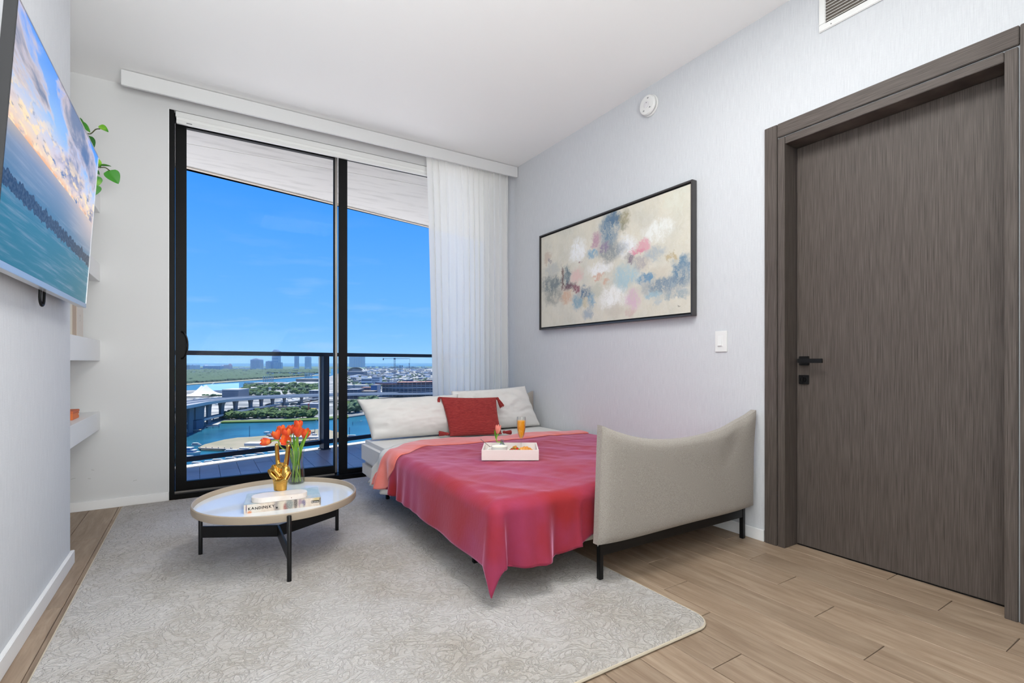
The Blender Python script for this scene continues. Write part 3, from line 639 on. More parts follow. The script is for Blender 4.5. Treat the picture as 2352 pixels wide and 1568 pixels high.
mr = n.new('ShaderNodeMapRange'); mr.inputs[1].default_value = .40; mr.inputs[2].default_value = .65; l.new(patch.outputs[0], mr.inputs[0]); l.new(mr.outputs[0], base.inputs[0])
b2 = n.new('ShaderNodeMixRGB'); b2.inputs[2].default_value = lin((166, 156, 144)); l.new(ml.outputs[0], b2.inputs[0]); l.new(base.outputs[0], b2.inputs[1])
b3_ = n.new('ShaderNodeMixRGB'); b3_.blend_type = 'OVERLAY'; b3_.inputs[0].default_value = .5; l.new(b2.outputs[0], b3_.inputs[1]); l.new(fine.outputs[0], b3_.inputs[2])
l.new(b3_.outputs[0], p.inputs['Base Color']); p.inputs['Roughness'].default_value = .95; p.inputs['Specular IOR Level'].default_value = .1
p.inputs['Sheen Weight'].default_value = .25; p.inputs['Sheen Roughness'].default_value = .5
hh = n.new('ShaderNodeMath'); hh.operation = 'MULTIPLY_ADD'; hh.inputs[1].default_value = -.8; l.new(mxx.outputs[0], hh.inputs[0]); l.new(fine.outputs[0], hh.inputs[2])
hf = n.new('ShaderNodeMath'); hf.operation = 'MULTIPLY_ADD'; hf.inputs[1].default_value = .5; l.new(fuzz.outputs[0], hf.inputs[0]); l.new(hh.outputs[0], hf.inputs[2])
bp = n.new('ShaderNodeBump'); bp.inputs['Strength'].default_value = .8; bp.inputs['Distance'].default_value = .012; l.new(hf.outputs[0], bp.inputs['Height']); l.new(bp.outputs[0], p.inputs['Normal'])
RX0, RX1, RY0, RY1, rr = -.470, 1.748, 1.262, 4.535, .09
rug = thing('area_rug', 'large cream area rug with faint scroll pattern under table and bed', 'rug', ((RX0+RX1)/2, (RY0+RY1)/2, 0))
def outline(inset, k=8):
    P = []
    for cx, cy_, a0 in ((RX1-rr, RY0+rr, -math.pi/2), (RX1-rr, RY1-rr, 0), (RX0+.02, RY1-.02, math.pi/2), (RX0+.02, RY0+.02, math.pi)):
        r_ = rr if cx > 1 else .02
        for i in range(k + 1):
            a = a0 + math.pi / 2 * i / k; P.append((cx + (r_ - inset) * math.cos(a), cy_ + (r_ - inset) * math.sin(a)))
    return P
mb = MB(); o0, o1 = outline(0), outline(.008); nn_ = len(o0)
mb.add([(x, y, .001) for x, y in o0] + [(x, y, .011) for x, y in o0] + [(x, y, .015) for x, y in o1],
       [(i, (i+1) % nn_, nn_+(i+1) % nn_, nn_+i) for i in range(nn_)] + [(nn_+i, nn_+(i+1) % nn_, 2*nn_+(i+1) % nn_, 2*nn_+i) for i in range(nn_)] + [tuple(range(2*nn_, 3*nn_))])
mb.build('pile', m_rug, rug)
MB().tube([(x, y, .007) for x, y in o0] + [(o0[0][0], o0[0][1], .007)], .0055, 6, cap=False).build('bound_edge', mat('rug_binding', (196, 184, 164), .9), rug)

# ================================================================== coffee table
TX, TY = .364, 2.972
ct = thing('coffee_table', 'low round tray-top coffee table with black tripod base', 'table', (TX, TY, .015))
m_top = mat('table_lacquer', (238, 241, 243), .25, 0, None, None, .5, None, .7); m_rim = mat('taupe_rim', (170, 155, 137), .4)
R = .403
MB().lathe([(0, .292), (R - .02, .292), (R - .006, .308), (0, .308)], 96, (TX, TY, 0)).build('table_top', m_top, ct)
MB().lathe([(R - .010, .293), (R - .002, .295), (R, .300), (R, .330), (R - .0035, .334), (R - .008, .331), (R - .012, .312), (R - .012, .306)], 96, (TX, TY, 0)).build('rim', m_rim, ct)
legs = [math.radians(a) for a in (30.5, 150.5, 269.5)]
for a in legs:
    d = Vector((math.cos(a), math.sin(a), 0)); c = Vector((TX, TY, 0)) + d * (R + .0095)
    lg = MB().tube([c + Vector((0, 0, .015)), c + Vector((0, 0, .3225)), c + Vector((0, 0, .325))], [.0105, .0105, .009], 12).build('leg', m_black, ct)
    MB().obox(Vector((TX, TY, .135)) + d * (R / 2 + .004), d * (R / 2 + .0), Vector((-d.y, d.x, 0)) * .005, (0, 0, .031)).build('brace', m_black, ct, bevel=.001)

# ------------------------------------------------------------------ art book on the table
ZT = .308
bl, br = gz(560, 1180, ZT), gz(737, 1160, ZT)
brz = math.atan2(br.y - bl.y, br.x - bl.x); BLn = (br - bl).length
bk = thing('art_book', 'thick paperback art book with painted cover lying on the table', 'book', bl, brz)
BD, BH = .235, .043
BK = [(.10, .5, .12, .9, (226, 222, 214), .8), (.42, .5, .05, .8, (120, 116, 118), .9), (.47, .6, .05, .6, (206, 196, 178), .9), (.53, .3, .035, .5, (150, 40, 40), .9), (.58, .55, .06, .8, (104, 122, 124), .9), (.66, .6, .03, .8, (46, 42, 50), .9), (.72, .55, .03, .7, (150, 120, 140), .9), (.765, .5, .03, .5, (70, 64, 122), .9), (.74, .2, .03, .3, (214, 208, 190), .8), (.95, .8, .06, .3, (184, 166, 90), .8), (.99, .6, .015, .6, (70, 66, 70), .9), (.07, .1, .03, .2, (222, 128, 62), .9), (.03, .6, .01, .6, (112, 84, 118), .9)]
m_spine = blobs_mat('book_spine_art', (214, 196, 180), (226, 212, 196), BK, .02, .35, 8.0)
m_cover = blobs_mat('book_cover_art', (176, 192, 196), (206, 214, 216), [(.2, .3, .2, .3, (214, 206, 202), .6), (.5, .15, .12, .25, (150, 140, 146), .8), (.55, .1, .05, .15, (90, 110, 124), .8), (.85, .6, .2, .4, (172, 200, 204), .7), (.75, .15, .12, .2, (214, 190, 170), .8)], .05, .3, 1.5)
MB().box(.002, BLn - .002, .003, BD - .004, .002, BH - .002).build('pages', mat('white_pages', (222, 216, 206), .9), bk, local=True)
cv = MB().box(0, BLn, 0, BD, BH - .0022, BH).build('front_cover', m_cover, bk, local=True)
MB().box(0, BLn, 0, BD, 0, .0022).build('back_cover', m_cover, bk, local=True)
uvl = cv.data.uv_layers.new(name='UVMap')
for lp in cv.data.loops:
    co = cv.data.vertices[lp.vertex_index].co; uvl.data[lp.index].uv = (co.x / BLn, co.y / BD)
spn = MB().add([(0, -.0008, 0), (BLn, -.0008, 0), (BLn, -.0008, BH), (0, -.0008, BH), (0, .002, 0), (BLn, .002, 0), (BLn, .002, BH), (0, .002, BH)],
               [(0, 1, 2, 3), (1, 5, 6, 2), (5, 4, 7, 6), (4, 0, 3, 7), (3, 2, 6, 7), (4, 5, 1, 0)]).build('spine', m_spine, bk, local=True, smooth=False)
uvl = spn.data.uv_layers.new(name='UVMap')
for lp in spn.data.loops:
    co = spn.data.vertices[lp.vertex_index].co; uvl.data[lp.index].uv = (co.x / BLn, co.z / BH)
m_blackink = mat('black_ink', (16, 14, 14), .6); m_whiteink = mat('white_ink', (240, 232, 222), .6)
x = .018
for ch, dz, sc in zip('KANDINSKY', (0, .001, -.0005, .0008, 0, .0012, .0, .0012, .002), (1, 1, .98, .94, 1, 1, .96, 1.02, 1)):
    t_ = text_mesh('spine_letter', ch, m_blackink, bk, .0185 * sc, (x, -.0013, .0155 + dz), (1, 0, .02), (-.06, 0, 1), .0003, .0004)
    x += (max(v.co.x for v in t_.data.vertices) - min(v.co.x for v in t_.data.vertices)) + .0022
MB().tube([(x + .006, -.0014, .0135), (x + .006, -.0006, .0135)], .0045, 14).build('spine_dot', m_blackink, bk, local=True)
MB().box(BLn * .868, BLn * .975, -.0013, -.0006, .017, .029).build('publisher_panel', m_blackink, bk, local=True)
text_mesh('publisher_name', 'PARKSTONE', m_whiteink, bk, .0047, (BLn * .892, -.0017, .0205), (1, 0, 0), (0, 0, 1), .0002, .0002)
MB().add([(BLn * .874, -.0016, .020), (BLn * .889, -.0016, .020), (BLn * .883, -.0016, .026), (BLn * .875, -.0016, .0265)], [(0, 1, 2, 3)]).build('publisher_mark', m_whiteink, bk, local=True, smooth=False)

# ------------------------------------------------------------------ oval marble board and golden hand
zb = ZT + BH
bc = gz(643, 1133, zb + .026)
bd_ = thing('oval_board', 'white oval marble board lying on the art book', 'board', (bc.x, bc.y, zb), brz + .02)
P = []
for s, a0 in ((1, -math.pi/2), (-1, math.pi/2)):
    for i in range(17):
        a = a0 + math.pi * i / 16; P.append((s * .074 + .056 * math.cos(a), .056 * math.sin(a)))
MB().prism(P, 0, .026).build('slab', mat('white_marble', (238, 230, 224), .35, 0, ((222, 206, 192), 9, (1, 1, 1), .52, .75)), bd_, local=True, bevel=.002)
MB().tube([(.052, -.0558, .012), (.052, -.0566, .012)], .0022, 8).build('pit_mark', mat('pit', (150, 110, 90), .8), bd_, local=True)
m_gold = mat('polished_gold', (208, 164, 84), .20, 1.0)
zh = zb + .026
hc = gz(644, 1125, zh)
hs = thing('hand_sculpture', 'golden hand sculpture making a V sign on the oval board', 'sculpture', (hc.x, hc.y + .0, zh), -TH)
K = .0001737 * 1.03
def hp(x, y, d=0.0): return Vector(((x - 585) * K, -d, (1520 - y) * K))
def cap(mb, a, b, r0, r1, n_=12):
    a, b = Vector(a), Vector(b); d = (b - a).normalized(); pts = []; rs = []
    for i in range(5): t = -math.pi/2 + (math.pi/2) * (i + .15) / 5; pts.append(a + d * (r0 * math.sin(t))); rs.append(max(.0006, r0 * math.cos(t)))
    for i in range(5): t = (math.pi/2) * (i + .85) / 5; pts.append(b + d * (r1 * math.sin(t))); rs.append(max(.0006, r1 * math.cos(t)))
    mb.tube(pts, rs, n_); return mb
hm = MB()
hm.lathe([(.0, 0), (.033, 0), (.0335, .004), (.0345, .025), (.038, .045), (.042, .060), (.040, .080), (.028, .105)], 28, M=Matrix(((1, 0, 0), (0, .72, 0), (0, 0, 1))))
for c_, r_ in (((585, 1080, .0), (.045, .023, .046)), ((600, 930, -.004), (.048, .021, .040)), ((760, 1010, .008), (.026, .025, .042)), ((420, 1000, .0), (.030, .022, .036))):
    c0 = hp(*c_); prof = [(math.cos(t) , math.sin(t)) for t in [(-math.pi/2 + math.pi * i / 14) for i in range(15)]]
    o_i = len(hm.v)
    hm.lathe([(max(.001, q[0]), q[1]) for q in prof], 24, (0, 0, 0))
    for i in range(o_i, len(hm.v)): q = hm.v[i]; hm.v[i] = Vector((q.x * r_[0], q.y * r_[1], q.z * r_[2])) + c0
def chain(pts, rs):
    for i in range(len(pts) - 1): cap(hm, pts[i], pts[i+1], rs[i], rs[i+1])
chain([hp(520, 860, -.004), hp(497, 640, -.003), hp(487, 400, 0), hp(482, 190, .002)], [.0135, .0118, .0112, .0102])       # raised finger
chain([hp(725, 860, -.004), hp(765, 640, -.003), hp(797, 420, 0), hp(826, 225, .002)], [.0142, .0125, .0120, .0108])       # raised finger
chain([hp(420, 820, .012), hp(505, 900, .030), hp(640, 1060, .030)], [.0125, .0120, .0105])                               # curled ring finger
chain([hp(295, 950, .010), hp(385, 1010, .026), hp(535, 1150, .028)], [.0118, .0112, .0098])                              # curled little finger
chain([hp(850, 1010, .012), hp(800, 1160, .028), hp(690, 1225, .036), hp(560, 1225, .035)], [.0150, .0140, .0120, .0100])  # thumb folded across
remesh(hm, 'hand', m_gold, hs, .0017, 5, local=True)

# ------------------------------------------------------------------ glass vase with orange tulips
vb = gz(681, 1109, ZT)
m_glass = thin_glass('vase_glass', (.95, .975, .97), .16)
m_water = thin_glass('vase_water', (.90, .95, .88), .05)
vs = thing('glass_vase', 'clear waisted glass vase holding the orange tulips', 'vase', (vb.x, vb.y, ZT))
vpr = [(.0, .003), (.040, .003), (.045, .012), (.0462, .040), (.043, .080), (.0375, .120), (.037, .150), (.042, .185), (.0475, .205)]
MB().lathe([(.0, 0), (.040, 0), (.0468, .010), (.048, .040), (.0448, .080), (.0393, .120), (.0388, .150), (.0438, .185), (.049, .206), (.0475, .206)] + vpr[::-1], 40).build('vessel', m_glass, vs, local=True)
MB().lathe([(0, .006), (.039, .006), (.044, .014), (.045, .040), (.042, .078), (.0405, .092), (0, .092)], 32).build('water', m_water, vs, local=True)
m_petal = mat('tulip_petal', (232, 84, 48), .45, 0, ((250, 146, 62), 30, (1, 1, .25), .50, .68), None, .3, (.3, .4, (255, 200, 180)))
m_petal2 = mat('tulip_petal_inner', (196, 36, 24), .5)
m_stem = mat('tulip_stem', (148, 176, 64), .45); m_tleaf = mat('tulip_leaf', (92, 146, 44), .42, 0, ((150, 190, 60), 12, (1, 1, .2), .45, .7))
def petal(mb, c, ax, ang, L, wd, opn, r0=.2, curl=0.0):
    ax = Vector(ax).normalized(); e1 = ax.orthogonal().normalized(); e2 = ax.cross(e1)
    rd = e1 * math.cos(ang) + e2 * math.sin(ang); tg = ax.cross(rd)
    def fn(a, t):
        s = a * 2 - 1
        w = wd * math.sin(math.pi * (.10 + .82 * t ** .85)) ** .8 * (1 if t < .97 else .6)
        rad = wd * (r0 + 1.0 * math.sin(math.pi * min(1, .08 + t * (.62 - opn * .25))) ** .8) + opn * L * t * t * .35
        th = s * w / max(rad, wd * .5) * .95
        return Vector(c) + ax * (L * (t - .04 * s * s * t)) + (rd * math.cos(th) + tg * math.sin(th)) * rad
    return mb.grid(fn, 6, 8)
def tulip(head, ax, L, wd, opn, foot, mid, label, pm=None, parent_group='orange tulips in the glass vase'):
    head = Vector(head); ax = Vector(ax).normalized(); bs = head - ax * L * .5
    t = thing('tulip', label, 'flower', foot, 0, parent_group)
    for i in range(6):
        pm_ = pm or m_petal
        petal(MB(), bs, ax, i * math.pi / 3 + .3, L * (1 if i % 2 == 0 else .96), wd * (1.0 if i % 2 == 0 else .90), opn + (.02 if i % 2 == 0 else 0)).build('petal', pm_, t)
    if opn > .3: MB().tube([bs, bs + ax * L * .4], [.003, .002], 6).build('pistil', m_stem, t)
    pts = []
    P0, P1, P2, P3 = Vector(foot), Vector(mid), bs - ax * .05, bs
    ctl = [P0, P1, P2, P3]
    for i in range(3):
        a, b_, c_, d_ = ctl[max(i-1, 0)], ctl[i], ctl[i+1], ctl[min(i+2, 3)]
        for k in range(6):
            q = k / 6; pts.append(.5 * ((2*b_) + (c_-a)*q + (2*a-5*b_+4*c_-d_)*q*q + (3*b_-a-3*c_+d_)*q**3))
    pts.append(P3); MB().tube(pts, .0036, 7).build('stem', m_stem, t)
    return t
vd = (vb - EYE).dot(FW)
rnd = random.Random(3)
heads = [(611, 1014, -.9, -.05, .0, .058, .0205, .05, 'single orange tulip drooping away from the bunch over the golden hand'), (635, 998, -.28, .9, -.08, .060, .0225, .10, 'orange tulip at the bunch edge next to the drooping one'), (646, 986, -.15, 1, .05, .056, .020, .05, 'small orange tulip tucked behind the plump closed one'),
         (657, 994, -.05, 1, -.12, .062, .0235, .05, 'plump closed orange tulip right above the fully opened one'), (658, 1012, -.02, .45, -.85, .050, .0235, .45, 'fully opened orange tulip showing its dark red centre'), (669, 985, .0, 1, .05, .056, .0195, .02, 'slim orange tulip between the plump and the highest one'),
         (685, 975, .12, 1, .05, .058, .0215, .08, 'highest orange tulip of the vase bunch'), (684, 991, .08, .95, -.25, .060, .0235, .20, 'half-open orange tulip just below the highest one'), (702, 996, .30, .9, -.25, .058, .0230, .16, 'orange tulip leaning out towards the railing post')]
nk = Vector((vb.x, vb.y, ZT + .17)); TUL = []
for i, (u, v_, rx, uz, fd, L, wd, op, lab) in enumerate(heads):
    dep = vd + (-.05, -.03, .02, -.02, -.07, .03, .03, -.02, .0)[i]
    hpnt = gd(u, v_, dep); ax = RT * rx + UP * uz + FW * fd
    a = i * 2.4; foot = Vector((vb.x + .024 * math.cos(a), vb.y + .024 * math.sin(a), ZT + .010))
    o2 = (hpnt - nk); o2.z = 0; mid = nk + (o2.normalized() * .026 if o2.length > 0 else Vector()) + Vector((.008 * math.cos(a + 2), .008 * math.sin(a + 2), 0))
    if i == 0: mid = nk + RT * -.034 + UP * .02
    TUL.append(tulip(hpnt, ax, L, wd, op, foot, mid, lab))
def blade(u0, v0, u1, v1, w, bend, par):
    dep = vd + rnd.uniform(-.03, .02); a = gd(u0, v0, dep); b_ = gd(u1, v1, dep); L = (b_ - a).length
    d = (b_ - a).normalized(); s = d.cross(FW).normalized()
    def fn(p_, t):
        sd_ = p_ * 2 - 1; ww = w * math.sin(math.pi * (.12 + .88 * t) ** .9) ** .7 if t < 1 else 0
        return a + d * (L * t) + s * (sd_ * ww + bend * math.sin(math.pi * t * .7)) + FW * (-.25 * abs(sd_) * ww)
    return MB().grid(fn, 6, 12).build('leaf', m_tleaf, par)
for k_, a in enumerate(((678, 1070, 684, 1000, .013, .004), (684, 1068, 700, 1004, .012, .006), (676, 1072, 652, 1004, .010, -.008), (686, 1060, 694, 1018, .014, .004), (680, 1060, 674, 996, .011, .0), (690, 1040, 712, 985, .006, .004))):
    blade(*a, TUL[(7, 8, 1, 8, 5, 8)[k_]])

# ================================================================== sofa bed
m_uph = mat('oatmeal_upholstery', (176, 169, 161), .9, 0, ((148, 141, 133), 260, (1, 1, 2.0), .36, .66), (420, .5, .003, (1, 1, 1.6)), .15, (.2, .5, (230, 225, 220)))
m_sheet = mat('white_linen', (218, 216, 213), .85, 0, None, (26, .10, .01, (1, 1, 1)), .15, (.15, .5, (255, 255, 255)))
m_base = mat('beige_mattress_base', (222, 214, 202), .9, 0, None, (240, .2, .002, (1, 1, 1)), .15)
BX0, BX1, BY0, BY1 = 1.085, 2.790, 1.885, 4.010
sb = thing('sofa_bed', 'low sofa bed with oatmeal fabric arms and slim black legs', 'bed', (2.0, 2.95, 0))
MB().box(BX0 + .006, BX1, BY0 + .016, BY1 - .012, .150, .285).build('seat_base', m_base, sb, bevel=.03, seg=4)
MB().box(BX0 + .10, BX0 + .125, BY0 + .10, BY1 - .10, .125, .152).build('side_rail', m_black, sb)
MB().box(BX1 - .15, BX1 - .125, BY0 + .10, BY1 - .10, .125, .152).build('side_rail', m_black, sb)
def arm(yc, flip):
    xa, xb = 1.562, 2.793
    def cpt(s, t):
        top = .648 + .108 * abs(2 * s - 1) ** 2.3 + .012 * (s > .5) * (2 * s - 1)
        bot = .186 + .018 * (2 * s - 1) ** 4 + .010 * math.sin(math.pi * s)
        x = xa + .026 * t * (1 - s) + (xb - xa) * s - .020 * s * (1 - t) * .6
        z = bot + (top - bot) * t
        return x, z
    def th(s, t):
        e = (max(0, 1 - (2*s-1) ** 8) * max(0, 1 - (2*t-1) ** 10)) ** .5
        return .016 + .030 * e * (1 + .15 * math.sin(3 * s + 2 * t))
    def crease(s, t): return .022 * math.exp(-((s - .86 + .22 * (1 - t)) / .07) ** 2) * sm(.45, .9, t) - .02 * sm(.55, 1, t) * sm(.5, 1, s)
    mb = MB(); nu, nv = 48, 26
    f1 = lambda s, t: (cpt(s, t)[0], yc - th(s, t) + flip * crease(s, t) * .6, cpt(s, t)[1])
    f2 = lambda s, t: (cpt(s, t)[0], yc + th(s, t) + flip * crease(s, t) * .5, cpt(s, t)[1])
    mb.grid(f1, nu, nv); mb.grid(lambda s, t: f2(1 - s, t), nu, nv)
    for rng, fn in ((nv, lambda i: (0, i)), (nv, lambda i: (1, 1 - i)), (nu, lambda i: (1 - i, 0)), (nu, lambda i: (i, 1))):
        mb.grid(lambda a, b, fn=fn: Vector(f1(*fn(b))).lerp(Vector(f2(*fn(b))), a), 2, rng)
    return mb.build('arm', m_uph, sb, weld=True, ang=60)
YA = 1.760
a_near = arm(YA, 1.0); arm(4.062, -1.0)
seam = [(1.562 + .026 * t, YA - .017, .20 + .54 * t) for t in [i / 12 for i in range(13)]]
MB().tube(seam, .0022, 6).build('piping', m_uph, a_near)
for yb2 in (1.795, 4.062):
    MB().box(1.624, 2.755, yb2 - .009, yb2 + .009, .128, .196).build('arm_rail', m_black, sb, bevel=.001)
    for xx, zz in ((1.622, .016 if yb2 < 2 else 0), (2.752, 0)):
        MB().box(xx - .012, xx + .012, yb2 - .012, yb2 + .012, zz, .20).build('leg', m_black, sb, bevel=.002)
for yy in (2.285, 3.700):
    MB().box(1.195, 1.221, yy - .012, yy + .012, .016, .160).build('leg', m_black, sb, bevel=.002)

ZM = .436
mt_ = MB().box(BX0, BX1 - .005, BY0 + .012, BY1 - .01, .262, ZM).build('mattress', m_sheet, bevel=.03, seg=6)
tag(mt_, 'mattress in a white fitted sheet on the sofa bed', 'mattress')

# ---- draped cloth over the bed
XE, YEg, RC = 1.062, 1.842, .055
XS, YS = XE + RC, YEg + RC
def drape(xf, yf, zt, off=0.0, pleat=1.0):
    dx, dy = max(0.0, XS - xf), max(0.0, YS - yf)
    bx, by = max(xf, XS), max(yf, YS)
    # wrinkles on the flat of the bed
    q = Vector((xf * 2.3, yf * 2.3, 1.7)); w = .013 * noise.noise(q) + .007 * noise.noise(q * 2.7) + .003 * noise.noise(q * 6)
    a = 1.15 * xf + .75 * yf + .10 * noise.noise(Vector((xf * 3, yf * 3, 0)))
    w += .007 * (1 - abs(math.sin(a * 8.5))) ** 2 * (0.4 + .6 * noise.noise(Vector((xf * 1.7 + 5, yf * 1.7, 2))))
    w *= sm(0, .25, 2.79 - xf)
    if dx == 0 and dy == 0: return Vector((xf, yf, zt + off + w))
    pw = 2.2; L = (dx ** pw + dy ** pw) ** (1 / pw); hyp = math.hypot(dx, dy); ux, uy = dx / hyp, dy / hyp
    if L < RC * math.pi / 2: g = L / RC; hz, dr = RC * math.sin(g), RC * (1 - math.cos(g))
    else: hz, dr = RC, RC + L - RC * math.pi / 2
    phi = math.atan2(dy, dx)
    lft = math.cos(phi) ** 2; ner = 1 - lft
    pl_ = .16 + .85 * sm(2.9, 3.45, yf)
    rip = pl_ * (math.sin(yf * 2 * math.pi / .135 + .6 * math.sin(yf * 9)) * sm(2.55, 3.15, yf) + .5 * math.sin(yf * 2 * math.pi / .36 + 1.0)) * lft
    rip += (.55 * math.sin((xf - 1.06) * 2 * math.pi / .27 + 2.6) + .25 * math.sin((xf - 1.06) * 2 * math.pi / .12)) * ner * sm(1.06, 1.18, xf + .1)
    out = hz + off + dr * (.06 + .19 * rip * pleat + .10 * math.sin(2 * phi) ** 2)
    if xf > 1.53: out = min(out, RC + .006)
    z = zt + w * (1 - sm(0, .1, L)) - dr + off * (1 - sm(0, .1, L))
    return Vector((bx - ux * out, by - uy * out, z))
ZB = ZM + .010
def interp(x, T):
    for (a, va), (b_, vb_) in zip(T, T[1:]):
        if x <= b_: t = sm(a, b_, x); return va + (vb_ - va) * t
    return T[-1][1]
def over_left(y): return interp(y, [(1.50, .30), (1.84, .30), (2.0, .308), (2.25, .308), (2.65, .295), (3.25, .280), (3.5, .250), (3.9, .235)])
def over_near(x): return interp(x, [(.7, .30), (1.06, .305), (1.20, .325), (1.37, .325), (1.50, .30), (1.62, .255), (2.8, .25)])
def lerp_tab(x, T):
    if x <= T[0][0]: return T[0][1]
    for (a, va), (b_, vb_) in zip(T, T[1:]):
        if x <= b_: return va + (vb_ - va) * (x - a) / (b_ - a)
    return T[-1][1]
def soft_tab(x, T, w_=.05): return sum(lerp_tab(x + w_ * k_, T) for k_ in (-1, -.5, 0, .5, 1)) / 5
TOPT = [(0, 3.38), (.185, 3.40), (.70, 3.485), (1.185, 3.60), (1.405, 3.585), (1.535, 3.48), (1.66, 3.30), (1.74, 3.31), (1.84, 3.40), (1.98, 3.54)]
FOLDT = [(0, 3.21), (.235, 3.22), (1.03, 3.255), (1.34, 3.33), (1.50, 3.26), (1.62, 3.11), (1.72, 3.06), (1.80, 3.12), (1.90, 3.22), (1.98, 3.29)]
def ytop(af): return soft_tab(af, TOPT)
def yfold(af): return soft_tab(af, FOLDT)
def blanket(a, b):
    y_n = 3.6 + (YS - 3.6) * b
    xf = 2.775 + (XS - over_left(y_n) - 2.775) * a
    top = ytop(2.775 - xf); bot = YS - over_near(xf)
    yf = top + (bot - top) * b
    return drape(xf, yf, ZB)
m_blanket = mat('velvet_fleece', (156, 44, 48), .75, 0, ((158, 58, 88), 3.2, (1, 1, 1), .38, .66), (90, .25, .004, (1, 1, .4)), .2, (.95, .34, (240, 178, 214)))
m_reverse = mat('fleece_reverse', (222, 116, 104), .85, 0, ((232, 146, 140), 5, (1, 1, 1), .4, .7), (160, .25, .003, (1, 1, 1)), .15, (.8, .4, (255, 214, 226)))
bl_ = thing('throw_blanket', 'raspberry red fleece blanket draped over the bed', 'blanket', (1.9, 2.8, .15))
mb = MB().grid(blanket, 190, 190); ob_ = mb.build('blanket_cloth', m_blanket, bl_, ang=180)
k = ob_.modifiers.new('thickness', 'SOLIDIFY'); k.thickness = .006; k.offset = 1
def bandf(a, b):
    xf = 2.775 + (XS - over_left(3.45) - .012 - 2.775) * a
    y0_, y1_ = ytop(2.775 - xf) + .004, yfold(2.775 - xf)
    t = b
    lift = .014 + .006 * math.sin(math.pi * min(1, t * 1.0))
    if b < .12: lift = .002 + .012 * (b / .12) ** .5
    if b > .93: lift = .014 - .004 * ((b - .93) / .07)
    return drape(xf, y0_ + (y1_ - y0_) * t, ZB, lift)
ob_ = MB().grid(bandf, 190, 30).build('turned_back_band', m_reverse, bl_, ang=180)
k = ob_.modifiers.new('thickness', 'SOLIDIFY'); k.thickness = .005; k.offset = 0
# whip-stitched hem
hem = [blanket(1 - .0, j / 120) for j in range(121)] + [blanket(1 - j / 60, 1) for j in range(1, 46)]
MB().tube(hem, .0045, 6).build('stitched_hem', m_blanket, bl_)
def sheetf(a, b):
    xf = 2.77 + (XS - .30 - 2.77) * a
    t0 = ytop(2.775 - xf) + .10 + .05 * sm(1.5, 1.72, 2.775 - xf) * sm(2.1, 1.8, 2.775 - xf); t1 = t0 - .45
    return drape(xf, t0 + (t1 - t0) * b, ZB - .004, -.004, .5)
ob_ = MB().grid(sheetf, 140, 20).build('top_sheet', m_sheet, ang=180)
tag(ob_, 'white top sheet peeking out under the turned back blanket', 'sheet')
k = ob_.modifiers.new('thickness', 'SOLIDIFY'); k.thickness = .003; k.offset = 0

# ---- pillows
def cushion(name, corners, T, mt, parent, pinch=.07, ribs=0, sag=.03, seed=0, nu=56, nv=44, power=.40, wr=.008):
    BLc, BRc, TRc, TLc = [Vector(c) for c in corners]
    N_ = (BRc - BLc).cross(TLc - BLc).normalized()
    def pos(s, t, side):
        s2 = s * (1 - pinch * (1 - t * t)); t2 = t * (1 - pinch * 1.25 * (1 - s * s)) if t > 0 else t * (1 - pinch * .35 * (1 - s * s))
        a, b = (s2 + 1) / 2, (t2 + 1) / 2
        p = BLc.lerp(BRc, a).lerp(TLc.lerp(TRc, a), b)
        prof = max(0, (1 - s * s) * (1 - t * t)) ** power
        th = T * .5 * prof * (1 - sag * 6 * t * (1 - abs(t)) )
        q = Vector((s * 2.2 + seed, t * 2.2, side)); edge = max(abs(s), abs(t))
        wv = wr * (noise.noise(q * 1.6) + .5 * noise.noise(q * 3.4)) * prof
        wv += wr * .7 * math.sin(14 * (s * t) + 5 * s + seed) * sm(.35, .9, edge) * prof
        if ribs: wv += .0055 * abs(math.sin(math.pi * ribs * (t + 1) / 2 + .5 * noise.noise(Vector((s * 3, t * 5, 3))))) ** .6 * min(1, prof * 2)
        return p + N_ * (side * (th + wv) + (0))
    mb = MB(); mb.grid(lambda a, b: pos(a*2-1, b*2-1, 1), nu, nv); mb.grid(lambda a, b: pos(1-a*2, b*2-1, -1), nu, nv)
    return mb.build(name, mt, parent, weld=True, ang=180)
def pillow(cn, label, seed, T=.17):
    o_ = cushion('pillow', cn, T, m_sheet, None, .045, 0, .03, seed, wr=.015, power=.46); tag(o_, label, 'pillow', 'white bed pillows'); return o_
zp = ZM + .012
# right pillow stands behind, the left one overlaps it
pillow([gy(1034, 997, 3.92).xy.to_3d() + Vector((0, 0, zp)), Vector((2.765, 3.89, zp)), gy(1206, 886, 3.985), gy(1036, 898, 4.0)], 'white pillow leaning against the far arm beside the wall', 3.1, .20)
pillow([Vector((1.135, 3.86, zp)), Vector((1.905, 3.83, zp)), gy(1052, 905, 3.955), gy(819, 917, 3.985)], 'white pillow at the open side of the bed by the window', 8.4, .23)
m_knit = mat('rust_red_knit', (158, 62, 60), .9, 0, ((132, 46, 48), 40, (1, 1, 6), .35, .7), (120, .4, .004, (1, 1, 3)), .1, (.3, .5, (230, 150, 140)))
cc = [gz(1033, 1002, zp) , gz(1153, 997, zp), gy(1140, 912, 3.80), gy(1011, 911, 3.86)]
cc[0].y -= .0; rc = thing('throw_cushion', 'rust red ribbed throw cushion with tassels in front of the pillows', 'cushion', (cc[0] + cc[1]) / 2)
cushion('cover', cc, .115, m_knit, rc, .055, 26, .02, 1.3, 48, 150, .42, .003)
